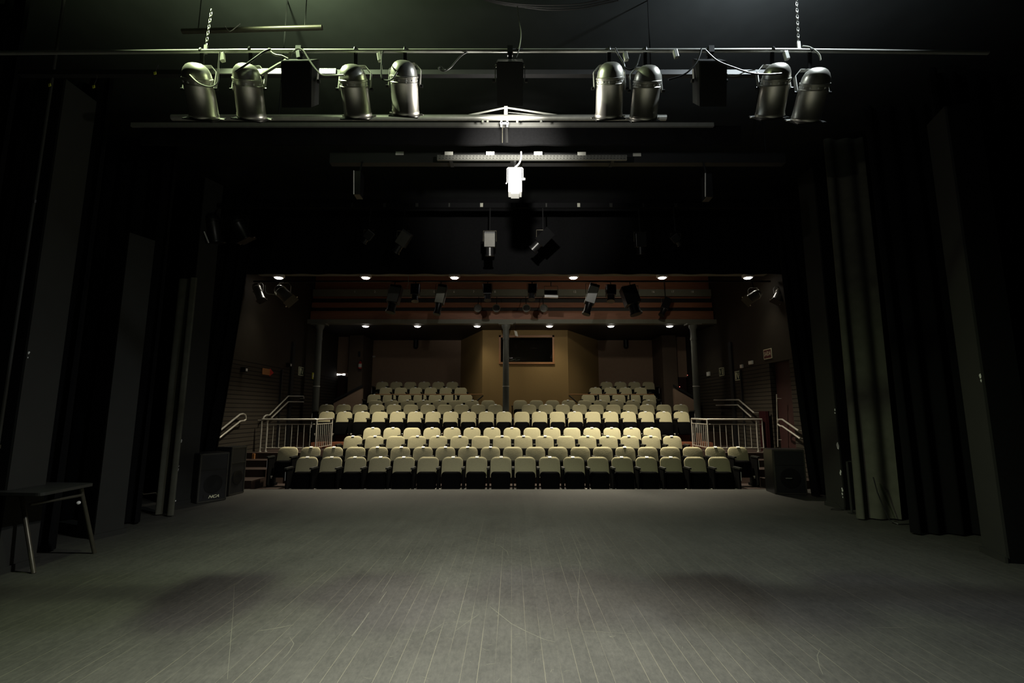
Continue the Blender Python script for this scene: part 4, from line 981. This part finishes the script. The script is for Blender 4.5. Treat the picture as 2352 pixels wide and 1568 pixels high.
lantern((1535, 686), (1519, 724), 17, 'small dark snouted lantern at the right, below the numbered strip', 15.3, 'blackmetal', None, (15.35, 6.3))
# open frame flood
c = P(1266, 681, FY); t = thing('frame_flood', 'open-frame flood with a white bottom edge on the house bar', 'stage light', c)
hw = .17; ztop = P(1266, 657, FY).z
MB().tube([c + V((-hw,0,0)), V((c.x-hw, FY, ztop)), V((c.x+hw, FY, ztop)), c + V((hw,0,0))], .008, 6).build('yoke', M['leg'], t)
MB().obox(c, (hw,0,-.006), (0,.05,0), (0,0,.028)).build('lamp_tray', M['white'], t)
MB().obox(c + V((0,.06,.09)), (hw*.95,0,0), (0,.01,0), (0,0,.09)).build('reflector', M['blackmetal'], t)
MB().tube([V((c.x, FY, ztop)), V((c.x, FY, FZ))], .01, 6).build('hook_clamp', M['blackmetal'], t)
for k, px in enumerate((1097, 1140, 1209, 1249)):
    c = P(px, 707, 15.1); t = thing('ring_lantern', 'dark round-mouthed lantern facing the stage from the balcony, %s from the left' % ORD[k+1], 'stage light', c, 'round-mouthed lanterns on the balcony')
    MB().lathe([(0, .115), (.012, .13), (.02, .13), (.02, .105), (.05, .1)], c, (0,1,0), 20, False, False).build('rim', M['beam'], t, smooth=True)
    MB().lathe([(.05, .115), (.26, .105), (.32, .05)], c, (0,1,0), 20).build('can', M['blackmetal'], t, smooth=True)
    MB().tube([c + V((0,.15,.11)), V((c.x, 15.6, P(1300, 682, 15.6).z))], .012, 6).build('hook_clamp', M['blackmetal'], t)
wire('thin dangling lead beside the second lantern of the house bar', [(938, 632), (938, 650), (935, 662), (940, 672)], .008, 'palecable', FY-.05, 'dangling_lead')
wire('pale twisted lead curling to the large tilted par can', [(609, 655), (609, 668), (615, 674), (630, 676)], .010, 'palecable', FY-.1, 'dangling_lead')

# ------------------------------------------------------------------ worn marks painted into the stage floor surface
sc = MB(); rg = random.Random(11)
def scuff(pts, wd):
    p3 = [PZ(a, b, .0005) for a, b in pts]; out = []
    for i in range(len(p3)-1):
        for k in range(5): out.append(p3[i].lerp(p3[i+1], k/5))
    out.append(p3[-1]); vs = []; fs = []
    for i, p in enumerate(out):
        t = (out[min(i+1, len(out)-1)] - out[max(i-1, 0)]).normalized(); n = V((-t.y, t.x, 0))*wd*.33*(.5+.5*math.sin(math.pi*(i+.5)/len(out)))
        vs += [p+n, p-n]
    for i in range(len(out)-1): fs.append((2*i, 2*i+1, 2*i+3, 2*i+2))
    sc.add(vs, fs)
for pts, wd in ([[(1066, 1231), (1110, 1242), (1150, 1254), (1165, 1266), (1168, 1276)], .008], [[(1105, 1262), (1135, 1265), (1170, 1263)], .006], [[(1125, 1392), (1145, 1408), (1175, 1432), (1210, 1450), (1250, 1468), (1275, 1474)], .008],
    [[(1333, 1285), (1330, 1330), (1327, 1380), (1328, 1420)], .006], [[(1300, 1200), (1318, 1240), (1332, 1275), (1333, 1290)], .006], [[(590, 1449), (630, 1443), (676, 1434)], .012], [[(848, 1405), (835, 1425), (820, 1445), (808, 1460)], .012],
    [[(888, 1358), (878, 1372), (870, 1385)], .012], [[(945, 1262), (935, 1280), (925, 1293)], .01], [[(908, 1310), (893, 1335), (877, 1360)], .008], [[(1885, 1488), (1877, 1505), (1882, 1530), (1890, 1548)], .006], [[(1295, 1442), (1340, 1448), (1400, 1452), (1470, 1456)], .005],
    [[(160, 1355), (200, 1336), (240, 1320)], .012], [[(665, 1462), (675, 1478), (662, 1500), (650, 1512)], .006], [[(365, 1430), (420, 1400), (480, 1362)], .006], [[(520, 1356), (545, 1340), (565, 1324)], .006], [[(538, 1340), (536, 1400), (530, 1470), (522, 1560)], .005],
    [[(1415, 1460), (1400, 1461), (1408, 1464)], .008], [[(1310, 1400), (1290, 1416), (1330, 1418)], .004], [[(1990, 1440), (2040, 1441), (2090, 1441)], .008], [[(1046, 1448), (1080, 1424), (1100, 1410)], .006], [[(970, 1462), (1020, 1430), (1080, 1424)], .005], [[(1228, 1325), (1270, 1312), (1340, 1308)], .007]): scuff(pts, wd)
for k in range(95):
    px, py = rg.gauss(1150, 330), rg.uniform(1215, 1560); a = rg.uniform(-.5, .5) + (math.pi/2 if rg.random() < .2 else 0); l_ = rg.uniform(3, 26)
    scuff([(px, py), (px + l_*math.cos(a)*.5, py + l_*math.sin(a)*.3 + rg.uniform(-2, 2)), (px + l_*math.cos(a), py + l_*math.sin(a)*.5)], rg.uniform(.0015, .005))
for k in range(40):
    px, py = rg.gauss(1200, 420), rg.uniform(1190, 1550); p = PZ(px, py, .0006); r_ = rg.uniform(.002, .005)
    sc.add([p + V((r_*math.cos(q_), r_*math.sin(q_), 0)) for q_ in (0, 1.3, 2.6, 3.9, 5.2)], [(0,1,2,3,4)])
M['scuff'] = mat('pale_worn_scuffs', (.10,.098,.076), .7, var=.4, scale=12)
so = sc.build('scuff_marks', M['scuff'], bpy.data.objects['stage_floor'])
